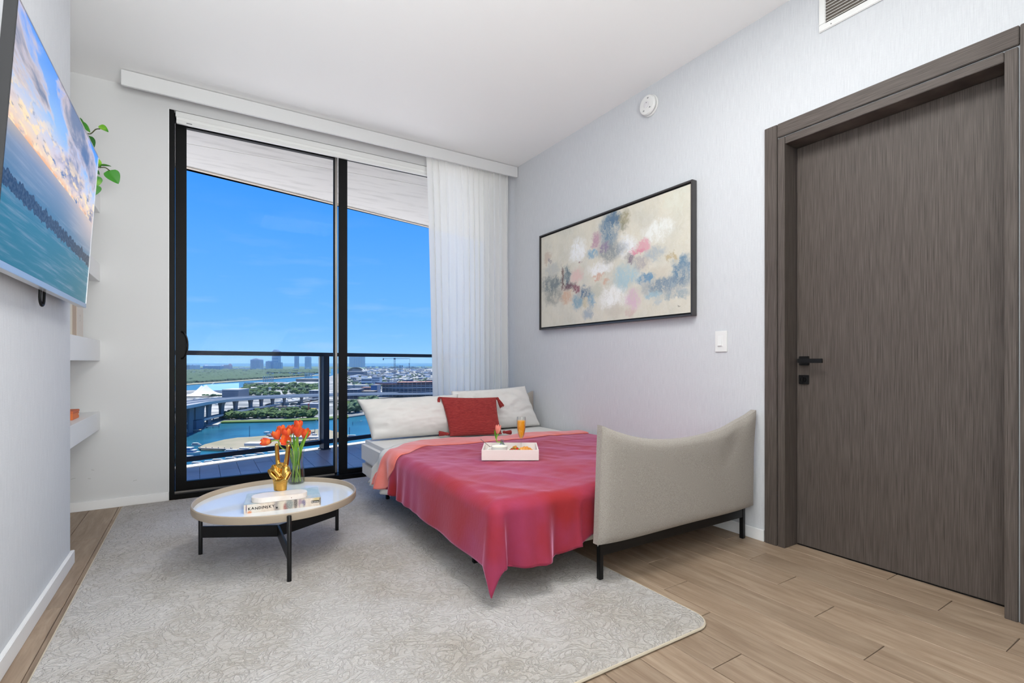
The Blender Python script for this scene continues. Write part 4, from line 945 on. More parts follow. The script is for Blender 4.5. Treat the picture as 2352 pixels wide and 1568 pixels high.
def tassel(p0, d, L, spread):
    p0 = Vector(p0); d = Vector(d).normalized(); h = MB()
    h.tube([p0, p0 + d * .008, p0 + d * .018, p0 + d * .026], [.004, .012, .013, .008], 10)
    h.build('tassel_knot', m_knit, rc)
    s = MB(); e1 = d.orthogonal().normalized(); e2 = d.cross(e1); r_ = random.Random(int(p0.x * 1e4))
    for i in range(16):
        a = i * 2.4; rr_ = .014 * math.sqrt((i + .5) / 16)
        b0 = p0 + d * .022 + (e1 * math.cos(a) + e2 * math.sin(a)) * rr_ * .6
        b1 = p0 + d * (L * r_.uniform(.92, 1.05)) + (e1 * math.cos(a) + e2 * math.sin(a)) * rr_ * spread
        s.tube([b0, (b0 + b1) / 2 + (e1 * math.cos(a) + e2 * math.sin(a)) * .001, b1], [.0036, .0038, .0032], 5)
    tag(s.build('tassel_strands', m_knit, rc), kind='stuff')
fr_ = -FW
tassel(cc[3] + RT * -.004, RT * -.30 + UP * -1 + fr_ * .1, .100, 1.7)
tassel(cc[2] + RT * .004, RT * .50 + UP * -.9 + fr_ * .1, .100, 1.6)
tassel(cc[0] + Vector((0, 0, .020)) + RT * -.004, RT * -1 + UP * .03, .085, 1.5)
tassel(cc[1] + Vector((0, 0, .018)) + RT * .004, RT * 1 + UP * -.02 + FW * .15, .075, 1.4)

# ------------------------------------------------------------------ breakfast tray on the blanket
zt_ = ZB + .0145
nl = gz(1106, 1057, zt_)
tr = thing('serving_tray', 'white wooden serving tray with breakfast on the blanket', 'tray', (nl.x, nl.y, zt_), -TH)
TW, TD, THt = .345, .285, .062
m_tray = mat('tray_white', (236, 226, 220), .45)
MB().box(.008, TW - .008, .008, TD - .008, 0, .008).build('tray_floor', m_tray, tr, local=True)
MB().box(0, TW, 0, .009, 0, THt).build('tray_side', m_tray, tr, local=True, bevel=.0012)
MB().box(0, TW, TD - .009, TD, 0, THt).build('tray_side', m_tray, tr, local=True, bevel=.0012)
MB().box(0, .009, .009, TD - .009, 0, THt).build('tray_side', m_tray, tr, local=True, bevel=.0012)
MB().box(TW - .009, TW, .009, TD - .009, 0, THt).build('tray_side', m_tray, tr, local=True, bevel=.0012)
def tl_(x, y, z=.008): return Vector((nl.x, nl.y, zt_)) + RT * x + FW * y + UP * z
m_china = mat('white_china', (240, 238, 232), .2, 0, None, None, .5, None, .4)
m_steel = mat('steel', (170, 160, 156), .25, 1.0)
cp = thing('coffee_cup', 'wide white cup on the serving tray', 'cup', tl_(.105, .10), -TH)
MB().lathe([(0, 0), (.032, 0), (.034, .004), (.048, .030), (.0525, .062), (.0505, .062), (.046, .032), (.031, .009), (0, .008)], 40).build('bowl', m_china, cp, local=True)
MB().lathe([(0, .047), (.0490, .047), (.0490, .050), (0, .0505)], 36).build('coffee_foam', mat('milk_foam', (238, 226, 204), .7), cp, local=True)
MB().tube([Vector((-.050, -.012, .052)), Vector((-.068, -.018, .050)), Vector((-.075, -.020, .036)), Vector((-.066, -.018, .022)), Vector((-.044, -.012, .018))], .0045, 8).build('handle', m_china, cp, local=True)
sp_ = thing('teaspoon', 'steel teaspoon standing in the white cup', 'spoon', tl_(.075, .10, .058))
a_, b_ = gd(1104, 1008, (tl_(.06, .1) - EYE).dot(FW)), tl_(.098, .10, .022)
MB().tube([a_, a_.lerp(b_, .5), b_], [.0026, .0018, .0022], 8).build('spoon_handle', m_steel, sp_)
bv = thing('bud_vase', 'small clear bud vase with a pink tulip on the tray', 'vase', tl_(.120, .215))
MB().lathe([(0, 0), (.026, 0), (.033, .006), (.034, .016), (.026, .040), (.012, .060), (.0095, .075), (.0115, .084), (.0098, .084), (.0080, .075), (.0105, .060), (.0245, .040), (.0325, .016), (.0315, .007), (0, .004)], 32).build('vessel', thin_glass('bud_glass', (.80, .86, .90), .22), bv, local=True)
vdp = (tl_(.12, .215) - EYE).dot(FW)
m_pinkp = mat('pink_petal', (238, 138, 120), .45, 0, ((246, 178, 168), 20, (1, 1, .3), .45, .7))
hpnt = gd(1144, 985, vdp)
t_ = tulip(hpnt, RT * .12 + UP, .058, .0155, .0, tl_(.120, .215, .014), tl_(.120, .215, .070), 'closed pink tulip standing in the small bud vase', m_pinkp, 'pink tulip on the tray')
def blade2(u0, v0, u1, v1, w):
    a = gd(u0, v0, vdp); b_ = gd(u1, v1, vdp); L = (b_ - a).length; d = (b_ - a).normalized(); s = d.cross(FW).normalized()
    MB().grid(lambda p_, t: a + d * (L * t) + s * ((p_ * 2 - 1) * w * math.sin(math.pi * (.15 + .84 * t)) ** .8 - .006 * t * t) + FW * (-.003 * abs(p_ * 2 - 1)), 4, 8).build('leaf', m_tleaf, t_)
blade2(1140, 1008, 1134, 986, .0055); blade2(1139, 1007, 1136, 990, .004); blade2(1140, 1006, 1145, 992, .004)
fl = thing('champagne_flute', 'tall flute of orange juice standing on the tray', 'glass', tl_(.243, .215))
fb = gd(1186, 1008, (tl_(.243, .215) - EYE).dot(FW)).z - fl.location.z; ft = gd(1186, 957, (tl_(.243, .215) - EYE).dot(FW)).z - fl.location.z
jt = gd(1186, 966, (tl_(.243, .215) - EYE).dot(FW)).z - fl.location.z
hb = ft - fb
fp = [(.004, fb), (.012, fb + hb * .06), (.021, fb + hb * .22), (.027, fb + hb * .45), (.0295, fb + hb * .7), (.0295, fb + hb * .85), (.028, ft)]
MB().lathe([(0, 0), (.030, 0), (.030, .0015), (.008, .004), (.0034, .012), (.0032, fb * .6), (.004, fb)] + fp[1:] + [(q[0] - .0012, q[1]) for q in fp[::-1][:-1]] + [(0, fb + hb * .05)], 36).build('goblet', thin_glass('flute_glass', (.97, .98, .98), .2), fl, local=True)
jp = [(0, fb + hb * .055)] + [(q[0] - .0022, q[1]) for q in fp[1:] if q[1] < jt]
MB().lathe(jp + [(.0268, jt), (0, jt)], 32).build('orange_juice', mat('orange_juice', (248, 168, 10), .35, 0, None, None, .4, None, 0, 0, 1.4, ((250, 160, 0), .12)), fl, local=True)  # juice given a faint glow of its own, not a light source
m_crust = mat('croissant_crust', (214, 140, 54), .45, 0, ((236, 178, 92), 26, (1, 1, 1), .45, .7), (60, .3, .003, (1, 1, 1)))
cs = tl_(.272, .085, .030)
def crs(a, b):
    s = a * 2 - 1; ang = b * 2 * math.pi
    seg = 1 - .20 * (1 - abs(math.sin(s * 10.0 + 2.2 * math.sin(ang) * .3)) ** .6)
    r_ = (.033 * max(0, 1 - s * s) ** .62 + .004 * (1 - abs(s))) * seg
    c = RT * (s * .062) + FW * (-.020 * s * s + .012 * s) + UP * (.012 - .014 * s * (1 if s > 0 else .4))
    return cs + c + FW * (r_ * math.cos(ang)) * .9 + UP * (r_ * math.sin(ang)) * .92 - UP * .004
o_ = MB().grid(crs, 44, 22).build('croissant', m_crust, ang=180, weld=True); tag(o_, 'golden brown croissant lying on the tray', 'croissant')
m_berry = mat('strawberry', (206, 34, 34), .35, 0, ((232, 110, 80), 60, (1, 1, 1), .62, .72)); m_grape = mat('amber_grape', (206, 140, 60), .3); m_cal = mat('calyx', (90, 140, 50), .6)
for i, (x_, y_, z_, rr_) in enumerate(((.184, .062, .052, .014), (.202, .048, .050, .013), (.226, .046, .049, .013), (.172, .048, .048, .012), (.214, .068, .058, .012), (.190, .040, .048, .012))):
    c_ = tl_(x_, y_, z_ - .002); t_ = thing('strawberry', 'small red strawberry in the fruit heap beside the croissant', 'strawberry', c_, i * 1.3, 'strawberries on the tray')
    MB().lathe([(0, -rr_ * 1.2), (rr_ * .55, -rr_ * .7), (rr_ * .95, 0), (rr_ * .9, rr_ * .5), (rr_ * .4, rr_ * .9), (0, rr_ * .95)], 14).build('fruit', m_berry, t_, local=True)
    MB().lathe([(0, rr_ * .98), (rr_ * .7, rr_ * .82), (rr_ * .1, rr_ * 1.1)], 5).build('calyx', m_cal, t_, local=True)
for i, (x_, y_, z_) in enumerate(((.205, .072, .064), (.196, .080, .060))):
    c_ = tl_(x_, y_, z_); o_ = MB().lathe([(0, -.013), (.008, -.010), (.0115, 0), (.0085, .010), (.003, .0135), (0, .0135)], 14, c_).build('grape', m_grape)
    tag(o_, 'amber grape resting on the strawberries', 'grape', 'grapes on the tray')
pt_ = MB().lathe([(0, .0), (.028, 0), (.040, .012), (.050, .028), (.051, .0295), (.0485, .0285), (.038, .014), (.026, .024), (0, .026)], 36, tl_(.205, .075, .0085)).build('fruit_dish', m_china); tag(pt_, 'shallow white dish under the strawberries', 'dish')

# ================================================================== balcony
m_tile = mat('slate_porcelain_tile', (112, 110, 118), .35, 0, ((126, 124, 132), 5, (1, 1, 1), .35, .7))
m_conc = mat('balcony_concrete', (214, 211, 206), .85, 0, ((184, 181, 176), 2.0, (1, 5, 1), .50, .80), (40, .15, .004, (1, 1, 1)))
m_kerb = mat('pale_kerb', (200, 196, 190), .8, 0, ((120, 124, 130), 9, (3, 1, 1), .60, .66))
E0 = Vector((-.116, 6.036, 0)); ED = Vector((.9585, .2854, 0)).normalized(); EN = Vector((-ED.y, ED.x, 0))
def edge_y(x, off=0.0): p = E0 + EN * off; return p.y + (x - p.x) * ED.y / ED.x
def clip(poly, off):
    out = []
    f = lambda p: (Vector((p[0], p[1], 0)) - E0).dot(EN) - off
    for i in range(len(poly)):
        a, b = poly[i], poly[(i + 1) % len(poly)]; fa, fb = f(a), f(b)
        if fa <= 0: out.append(a)
        if (fa < 0 < fb) or (fb < 0 < fa): t = fa / (fa - fb); out.append((a[0] + (b[0]-a[0]) * t, a[1] + (b[1]-a[1]) * t))
    return out
bf = MB().prism(clip([(-2.5, 4.76), (5.2, 4.76), (5.2, 9), (-2.5, 9)], .20), -.24, -.034).build('balcony_floor', mat('tile_joint', (40, 42, 48), .9)); struct(bf)
TWd, TLn = .1668, .60
for k in range(-6, 16):
    x0, x1 = .003 + k * TWd, .003 + (k + 1) * TWd; yy = 4.765 - ((k * .2) % TLn)
    while yy < 8:
        ya, yb2 = max(yy, 4.765), yy + TLn; yy += TLn
        if yb2 < 5.15: continue
        po = clip([(x0 + .0018, ya + .0018), (x1 - .0018, ya + .0018), (x1 - .0018, yb2 - .0018), (x0 + .0018, yb2 - .0018)], -.012)
        if len(po) < 3: continue
        MB().prism(po, -.034, -.020).build('balcony_tile', m_tile, bf, smooth=False)
p0, p1 = E0 + ED * -2.2, E0 + ED * 5.0
MB().bar(p0 + Vector((0, 0, -.022)), p1 + Vector((0, 0, -.022)), .016, .016).build('edge_trim', mat('edge_trim_white', (240, 236, 230), .4), bf)
MB().bar(p0 + EN * .10 + Vector((0, 0, -.03)), p1 + EN * .10 + Vector((0, 0, -.03)), .18, .012).build('kerb_strip', m_kerb, bf)
rail = thing('balcony_railing', 'glass balcony railing with dark metal posts and rails', 'railing', (1.3, 6.45, -.02))
rl = EN * .035
MB().bar(p0 + rl + Vector((0, 0, 1.148)), p1 + rl + Vector((0, 0, 1.148)), .062, .046).build('top_rail', m_railmetal, rail, bevel=.004)
MB().bar(p0 + rl + Vector((0, 0, .062)), p1 + rl + Vector((0, 0, .062)), .045, .050).build('bottom_rail', m_railmetal, rail, bevel=.003)
pp = gz(746, 1031, -.02); s0 = (Vector((pp.x, pp.y, 0)) - E0).dot(ED)
m_seal = mat('panel_seal', (196, 202, 206), .4)
for i in (-1, 0, 1, 2):
    c = E0 + ED * (s0 + 1.95 * i) + EN * -.005
    MB().obox(c + Vector((0, 0, .553)), ED * .036, EN * .058, (0, 0, .573)).build('post', m_railmetal, rail, bevel=.003)
    MB().obox(c + Vector((0, 0, -.015)), ED * .05, EN * .07, (0, 0, .006)).build('post_foot', m_railmetal, rail, bevel=.002)
    for sgn in (-1, 1):
        q = c + ED * (.045 * sgn) + EN * .04
        MB().obox(q + Vector((0, 0, .60)), ED * .006, EN * .010, (0, 0, .52)).build('clip_strip', m_seal, rail)
    a = E0 + ED * (s0 + 1.95 * i + .055) + rl; b = E0 + ED * (s0 + 1.95 * (i + 1) - .055) + rl
    MB().add([a + Vector((0, 0, .085)), b + Vector((0, 0, .085)), b + Vector((0, 0, 1.127)), a + Vector((0, 0, 1.127))], [(0, 1, 2, 3)]).build('glass_panel', m_railglass, rail, smooth=False)
# slab of the balcony above, seen from below, with a drip groove and lip
ZS = 3.05
e0, e1 = gz(427, 384, ZS), gz(963, 516, ZS); g0, g1 = gz(426, 329, ZS), gz(764, 389, ZS)
sd_ = (e1 - e0).normalized(); sn_ = Vector((-sd_.y, sd_.x, 0)); gd_ = (g1 - g0).normalized()
def on(p, d, x): return p + d * ((x - p.x) / d.x)
A0, A1 = on(e0, sd_, -2.6), on(e0, sd_, 6.0); G0, G1 = on(g0, gd_, -2.6), on(g0, gd_, 6.0)
sl = MB().prism([(-2.6, 4.76), (6, 4.76), (G1.x, G1.y - .004), (G0.x, G0.y - .004)], ZS, ZS + .22).build('balcony_soffit', m_conc); struct(sl)
MB().prism([(G0.x, G0.y + .004), (G1.x, G1.y + .004), (A1.x, A1.y), (A0.x, A0.y)], ZS, ZS + .22).build('outer_slab', m_conc, sl)
MB().prism([(G0.x, G0.y - .004), (G1.x, G1.y - .004), (G1.x, G1.y + .004), (G0.x, G0.y + .004)], ZS + .012, ZS + .22).build('groove', mat('groove_grey', (120, 120, 118), .9), sl)
l0, l1 = A0 - sn_ * .045, A1 - sn_ * .045
MB().prism([(l0.x, l0.y), (l1.x, l1.y), (A1.x, A1.y), (A0.x, A0.y)], ZS - .012, ZS).build('drip_lip', mat('lip_beige', (206, 194, 180), .8), sl)
struct(MB().box(3.1, 6.0, 4.76, 5.0, -.24, 3.27).build('wall_facade', m_conc))
struct(MB().prism([(-70, 6.9), (80, 6.9), (80, 62), (-70, 62)], -14.6, -14).build('bounce_slab', mat('bounce_slab_pale', (240, 234, 222), .9, 0, ((224, 216, 202), .3, (1, 1, 1), .4, .6))))  # added unseen slab that throws sunlight up to soffit and ceiling

# ================================================================== the city and the bay below (about 70 m down)
ZG = -70.0
def G(u, v, z=ZG): return gz(u, v, z)
def dep(p): return (Vector(p) - EYE).dot(FW)
m_sea = mat('bay_water', (24, 71, 89), .25, 0, ((32, 90, 108), .02, (1, 1, 1), .4, .65), (.22, .35, 1.2, (1, 1, 1)), .5)
def disc(name, z, r, m):
    n_ = 64; mb = MB(); mb.add([(0, 0, z)] + [(r * math.cos(2*math.pi*i/n_), r * math.sin(2*math.pi*i/n_), z) for i in range(n_)], [(0, 1 + i, 1 + (i + 1) % n_) for i in range(n_)])
    return mb.build(name, m, smooth=False)
tag(disc('bay_water', ZG - 1.2, 40000, m_sea), 'wide blue-green water of the bay', 'water', kind='stuff')
def land(name, pix, m, label, z=ZG, h=1.6):
    pts = [G(u, v, z) for u, v in pix]
    o = MB().prism([(p.x, p.y) for p in pts], z - h, z).build(name, m, smooth=False)
    return tag(o, label, 'land', kind='structure')
m_sand = mat('pale_gravel', (133, 124, 104), .95, 0, ((118, 114, 92), .05, (1, 1, 1), .4, .62)); m_urban = mat('city_ground', (98, 100, 98), .95, 0, ((152, 150, 144), .02, (1, 1, 1), .45, .6))
m_grass = mat('bank_grass', (76, 95, 42), .95); m_green = mat('island_green', (46, 67, 51), .95, 0, ((76, 100, 74), .006, (1, 1, 1), .4, .6))
m_white = mat('white_roof', (180, 180, 177), .7); m_grey = mat('concrete_grey', (106, 109, 115), .8); m_lgrey = mat('light_concrete', (135, 136, 140), .8)
m_dkglass = mat('dark_windows', (52, 74, 104), .25); m_bluegl = mat('blue_glass', (78, 112, 156), .3); m_shadow = mat('open_floor_shade', (66, 78, 100), .9)  # the last colour paints the shade inside open floors
m_rust = mat('rust_brown', (150, 112, 100), .9); m_tan = mat('tan_wall', (138, 129, 116), .85); m_steelb = mat('steel_blue', (70, 86, 108), .6)
m_haze1 = mat('pale_blue_tower', (176, 190, 204), .6); m_haze2 = mat('far_tower_grey', (192, 198, 206), .6); m_haze3 = mat('far_tower_blue', (140, 164, 190), .6); m_pinkb = mat('pink_tower', (200, 176, 184), .7)  # far towers paled towards blue, haze put into the colour
land('land_near_shore', [(300, 962), (430, 976), (500, 975), (512, 968), (560, 967.5), (640, 966), (720, 963), (800, 957), (860, 949), (1000, 940), (1300, 925), (1500, 900), (1500, 843), (980, 842), (860, 843), (800, 850), (745, 868), (690, 874), (640, 880), (560, 889), (500, 893), (430, 896), (300, 903)], m_urban, 'built-up shore across the river')
land('land_bank_lawn', [(505, 969.5), (512, 966), (560, 964.5), (640, 962.5), (720, 959), (800, 953), (800, 957.6), (720, 963.6), (640, 966.6), (560, 968.2)], m_grass, 'bright green grass strip along the river bank', ZG + .4, 2.2)
land('land_island', [(300, 888), (430, 883), (520, 877), (640, 869), (720, 863.5), (690, 862), (620, 868), (610, 862), (640, 858), (760, 856), (760, 845), (300, 845)], m_green, 'wooded residential island beyond the channel')
land('land_causeway', [(300, 886.5), (430, 883.2), (520, 877.2), (640, 868.9), (740, 861.5), (760, 859.5), (760, 858), (740, 859.5), (640, 866.7), (520, 874.8), (430, 880.6), (300, 884)], m_sand, 'narrow sandy causeway along the channel', ZG + .5)
land('land_far_shore', [(300, 848.5), (800, 846.5), (1500, 845), (1500, 841), (300, 841.5)], m_green, 'far low barrier island on the horizon', ZG + .3)
land('land_marina', [(455, 1027), (470, 1020), (515, 1009), (545, 1004.5), (575, 1003), (610, 1000), (650, 994), (700, 988), (745, 984), (800, 998), (800, 1010), (745, 1012), (700, 1017), (640, 1022), (600, 1028), (560, 1033), (500, 1033), (462, 1032)], m_sand, 'gravel spit with the marina below the balcony')

TAKEN = []
def spot_free(u0, u1, vb, dm):
    c = G((u0 + u1) / 2, vb) + FW * dm / 2; r = max((u1 - u0) * dep(c) / F, dm) / 2 * 1.08
    if any((c.x - a) ** 2 + (c.y - b) ** 2 < (r + q) ** 2 for a, b, q in TAKEN): return False
    return True
def building(u0, u1, vb, vt, dm, m, label, bands=0, bm_=None, ribs=0, roof=None, rh=.0, yaw=0.0, name='building', cat='building', group=None, steps=None):
    c = G((u0 + u1) / 2, vb); d = dep(c); w = (u1 - u0) * d / F; h = (vb - vt) * d / F
    t = thing(name, label, cat, c, -TH + yaw, group)
    bh = h - (rh or 0); cq = c + FW * dm / 2; TAKEN.append((cq.x, cq.y, max(w, dm) / 2))
    MB().box(-w/2, w/2, 0, dm, 0, bh).build('walls', m, t, local=True, smooth=False)
    if roof: MB().box(-w/2 * 1.01, w/2 * 1.01, -dm * .01, dm * 1.01, bh, bh + max(rh, h * .03)).build('roof', roof, t, local=True, smooth=False)
    for i in range(bands):
        z0 = bh * (i + .30) / bands; z1 = bh * (i + .78) / bands
        MB().box(-w/2 * .97, w/2 * .97, -dm * .004 - .12, .1, z0, z1).build('window_band', bm_ or m_dkglass, t, local=True, smooth=False)
    for i in range(ribs):
        x_ = -w/2 + w * (i + .5) / ribs
        MB().box(x_ - w * .22 / ribs, x_ + w * .22 / ribs, -w * .03, .2, 0, bh * .98).build('rib', bm_ or m_lgrey, t, local=True, smooth=False)
    for (a0, a1, hh_) in (steps or []):
        MB().box(-w/2 + w * a0, -w/2 + w * a1, dm * .1, dm * .9, bh, bh + hh_ * d / F).build('upper_storey', m, t, local=True, smooth=False)
    return t
# ---- skyline on the horizon
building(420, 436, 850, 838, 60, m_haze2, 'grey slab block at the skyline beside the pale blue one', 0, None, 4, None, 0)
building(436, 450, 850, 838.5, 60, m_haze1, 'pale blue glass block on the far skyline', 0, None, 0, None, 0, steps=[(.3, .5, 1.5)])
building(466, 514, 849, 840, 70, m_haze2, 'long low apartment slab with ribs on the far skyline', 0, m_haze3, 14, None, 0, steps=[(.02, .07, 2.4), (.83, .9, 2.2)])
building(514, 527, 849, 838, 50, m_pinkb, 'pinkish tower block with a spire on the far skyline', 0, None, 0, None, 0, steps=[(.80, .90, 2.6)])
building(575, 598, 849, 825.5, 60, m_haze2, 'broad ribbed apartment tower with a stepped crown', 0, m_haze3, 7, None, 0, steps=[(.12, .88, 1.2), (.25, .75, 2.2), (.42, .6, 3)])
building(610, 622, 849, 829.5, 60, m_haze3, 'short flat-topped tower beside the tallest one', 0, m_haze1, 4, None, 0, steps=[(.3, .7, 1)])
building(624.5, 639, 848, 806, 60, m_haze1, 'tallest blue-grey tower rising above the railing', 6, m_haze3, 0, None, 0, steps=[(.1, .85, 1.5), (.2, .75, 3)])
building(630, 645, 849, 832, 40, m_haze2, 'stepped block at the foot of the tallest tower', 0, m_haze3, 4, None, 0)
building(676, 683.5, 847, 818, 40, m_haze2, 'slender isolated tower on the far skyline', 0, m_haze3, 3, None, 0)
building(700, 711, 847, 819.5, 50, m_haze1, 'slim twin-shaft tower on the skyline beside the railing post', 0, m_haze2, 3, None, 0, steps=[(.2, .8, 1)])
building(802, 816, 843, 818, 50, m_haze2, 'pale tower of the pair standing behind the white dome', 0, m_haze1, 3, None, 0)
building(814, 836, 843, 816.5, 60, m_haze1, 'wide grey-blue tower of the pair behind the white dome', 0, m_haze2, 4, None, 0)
rb = random.Random(21)
def scatter(n_, gen):
    for i in range(n_):
        for _ in range(14):
            a, k = gen()
            if spot_free(a[0], a[1], a[2], a[4]): building(*a, **k); break
def g_shore():
    u = rb.choice((rb.uniform(420, 740), rb.uniform(528, 575), rb.uniform(836, 975))); w_ = rb.uniform(2.5, 8); vb = rb.uniform(847.0, 849.5) if u < 760 else rb.uniform(844, 846)
    return (u, u + w_, vb, vb - rb.uniform(1.6, 4.2), 60, rb.choice((m_haze2, m_haze1, m_lgrey, m_haze3)), 'tiny low building in the far shoreline row'), dict(name='shore_building', group='tiny buildings along the far shore')
scatter(70, g_shore)
# ---- houses on the island
m_redroof = mat('clay_roof', (140, 100, 88), .8)
def g_house():
    t = rb.random(); u = 425 + t * 300; vt_ = 851 + rb.random() * (26 - 17 * t); w_ = rb.uniform(2, 5)
    return (u, u + w_, vt_, vt_ - rb.uniform(2.0, 3.6), 18, rb.choice((m_white, m_lgrey, m_tan)), 'tiny house among the island trees', 0, None, 0, rb.choice((m_white, m_white, m_redroof)), 1.0), dict(name='house', group='houses on the island')
scatter(110, g_house)
# ---- trees
def crown_mesh(seed, sub=3):
    bm = bmesh.new(); bmesh.ops.create_icosphere(bm, subdivisions=sub, radius=1)
    for v_ in bm.verts:
        q = v_.co * 1.9 + Vector((seed * 7.1, seed * 3.3, 0)); k_ = 1 + .34 * noise.noise(q) + .22 * noise.noise(q * 2.6)
        v_.co = Vector((v_.co.x * k_, v_.co.y * k_, v_.co.z * k_ * .86))
    for f in bm.faces: f.smooth = False
    me = bpy.data.meshes.new('crown'); bm.to_mesh(me); bm.free(); return me
m_crown = mat('tree_crown', (38, 60, 29), .9, 0, ((80, 102, 50), 2.6, (1, 1, 1), .42, .68)); m_crown2 = mat('tree_crown_blue_green', (40, 60, 42), .9, 0, ((78, 100, 70), 2.6, (1, 1, 1), .42, .66)); m_trunk = mat('trunk', (86, 74, 60), .9)
protos = []
for s_ in range(5):
    t = thing('tree', 'leafy tree', 'tree', (0, 0, -500)); me = crown_mesh(s_ + 1); me.materials.append(m_crown if s_ < 3 else m_crown2)
    o = bpy.data.objects.new('crown', me); COL.objects.link(o); o.parent = t; o.location = (0, 0, 1.15)
    MB().tube([(0, 0, 0), (0, 0, .7)], [.09, .06], 6).build('trunk', m_trunk, t, local=True); protos.append(t)
used = [False] * 5
TREES = []
def tree(u, v, hpx, k, label, group):
    p = G(u, v); h = hpx * dep(p) / F; s_ = h / 2.1
    if any((p.x - a) ** 2 + (p.y - b) ** 2 < (.42 * (s_ * 1.2 + q)) ** 2 for a, b, q in TREES): return None
    TREES.append((p.x, p.y, s_ * 1.2))
    if not used[k]:
        used[k] = True; t = protos[k]; t.location = p; t.rotation_euler = (0, 0, rb.uniform(0, 6)); t.scale = (s_ * 1.15, s_ * 1.15, s_); t['label'] = label; t['group'] = group; return t
    return dup(protos[k], p, rb.uniform(0, 6), (s_ * rb.uniform(1.0, 1.35), s_ * rb.uniform(1.0, 1.35), s_), label, group)
for i in range(46):
    u = 516 + i * 4.5 + rb.uniform(-2, 2); v_ = 963.5 - (u - 516) * .018 - rb.uniform(0, 4)
    tree(u, v_, rb.uniform(14, 22), rb.choice((0, 1, 2)), 'dark green tree in the row along the river bank', 'trees along the river bank')
for i in range(16):
    tree(528 + i * 12 + rb.uniform(-4, 4), 950 - i * .5, rb.uniform(9, 14), rb.choice((0, 1, 2)), 'dark green tree in the row along the river bank', 'trees along the river bank')
for i in range(9):
    tree(795 + i * 7.5 + rb.uniform(-2, 2), 953 - i * 1.3 - rb.uniform(0, 6), rb.uniform(22, 32), rb.choice((0, 3, 4)), 'tall leafy tree at the bank in front of the parking decks', 'trees by the parking decks')
for i in range(110):
    u = rb.uniform(557, 735); v_ = rb.uniform(890, 912) - (u - 557) * .02
    tree(u, v_, rb.uniform(8, 13), rb.choice((1, 2, 3)), 'green tree in the park between the terminals and the viaduct', 'trees in the waterfront park')
for i in range(14):
    tree(468 + i * 4.2, 911 - i * .1, rb.uniform(4, 7), rb.choice((1, 3)), 'low palm-like tree beside the white tent', 'trees beside the white tent')
# ---- port terminals and tent on the shore
def tentf(a, b):
    u = 414 + a * 60; base = G(u, 912); d_ = dep(base)
    pk = lambda c, w_: max(0, 1 - abs(u - c) / w_) ** 2.0
    hpx = 2 + 25 * max(pk(442.5, 32), .95 * pk(431.5, 30) if u < 436 else 0, .98 * pk(442.5, 26)) * max(0, 1 - abs(2 * b - 1)) ** 1.3
    return base + FW * (b * 90) + UP * (hpx * d_ / F)
tn = thing('tent_pavilion', 'white peaked tensile tent roof on the waterfront', 'pavilion', G(444, 912)); MB().grid(tentf, 60, 16).build('membrane', m_white, tn)
hl = thing('exhibition_hall', 'hall with a blue sloping roof and white walls beside the tent', 'building', G(500, 905))
r0, r1, r2, r3 = G(452, 905), G(549, 903), G(549, 895), G(470, 895)
dd = dep(r0); hw = 8 * dd / F
MB().add([r0, r1, r1 + UP * hw, r0 + UP * hw * .9, r3, r2, r2 + UP * hw * 2.2, r3 + UP * hw * 1.6], [(0, 1, 2, 3), (1, 5, 6, 2), (5, 4, 7, 6), (4, 0, 3, 7), (0, 4, 5, 1)]).build('walls', m_white, hl, smooth=False)
MB().add([r0 + UP * hw * .95, r1 + UP * hw * 1.05, r2 + UP * hw * 2.3, r3 + UP * hw * 1.7], [(0, 1, 2, 3)]).build('roof', mat('blue_roof', (112, 150, 204), .5), hl, smooth=False)
MB().bar(G(482, 897) + UP * hw * 1.5, G(492, 890) + UP * hw * 1.9, 1.2, 1.2).build('roof_rib', m_white, hl, smooth=False)
building(510, 548, 913, 894, 40, m_lgrey, 'white office block with four dark window bands by the viaduct', 4, m_steelb, 0, m_white, 2)
building(548, 612, 895, 890, 40, m_white, 'long white terminal roof behind the park', 1, m_grey, 0, m_white, 3)
building(575, 640, 884, 879, 60, m_lgrey, 'cruise terminal with white pylons at the channel', 1, m_steelb, 0, m_tan, 6)
building(600, 640, 887, 882, 40, m_grey, 'low grey terminal annex with a butterfly roof', 1, m_shadow, 0, m_white, 3)
building(640, 735, 884, 880, 50, m_white, 'long white quay shed along the channel', 1, m_grey, 0, m_white, 3)
building(680, 735, 876, 870, 60, m_lgrey, 'second cruise terminal beside the railing post', 1, m_steelb, 0, m_tan, 6)
def pylons(u0, u1, n_, vb, vt, lab):
    t = thing('terminal_pylons', lab, 'pylons', G((u0 + u1) / 2, vb))
    for i in range(n_):
        p = G(u0 + (u1 - u0) * i / (n_ - 1), vb); d_ = dep(p)
        MB().bar(p, p + UP * ((vb - vt) * d_ / F), .75 * d_ / F * 2, .75 * d_ / F * 2, up=tuple(FW)).build('pylon', m_white, t, smooth=False)
    a, b = G(u0, vb), G(u1, vb); hh_ = (vb - vt) * .45 * dep(a) / F
    MB().bar(a + UP * hh_, b + UP * hh_, 2, 1.5).build('tie_beam', m_white, t, smooth=False)
pylons(605, 627, 6, 881, 863.5, 'row of six white pylons on the cruise terminal roof'); pylons(701, 716, 5, 870, 856.5, 'row of five white pylons on the second terminal')
mb = MB()
for i in range(7): p = G(562 + i * 3.2, 885); mb = MB(); mb.bar(p, p + UP * 7 * dep(p) / F, 2.2, 2.2, up=tuple(FW)); tag(mb.build('gantry_mast', m_lgrey, smooth=False), 'pale gantry mast at the quay left of the pylons', 'mast', 'gantry masts at the quay')

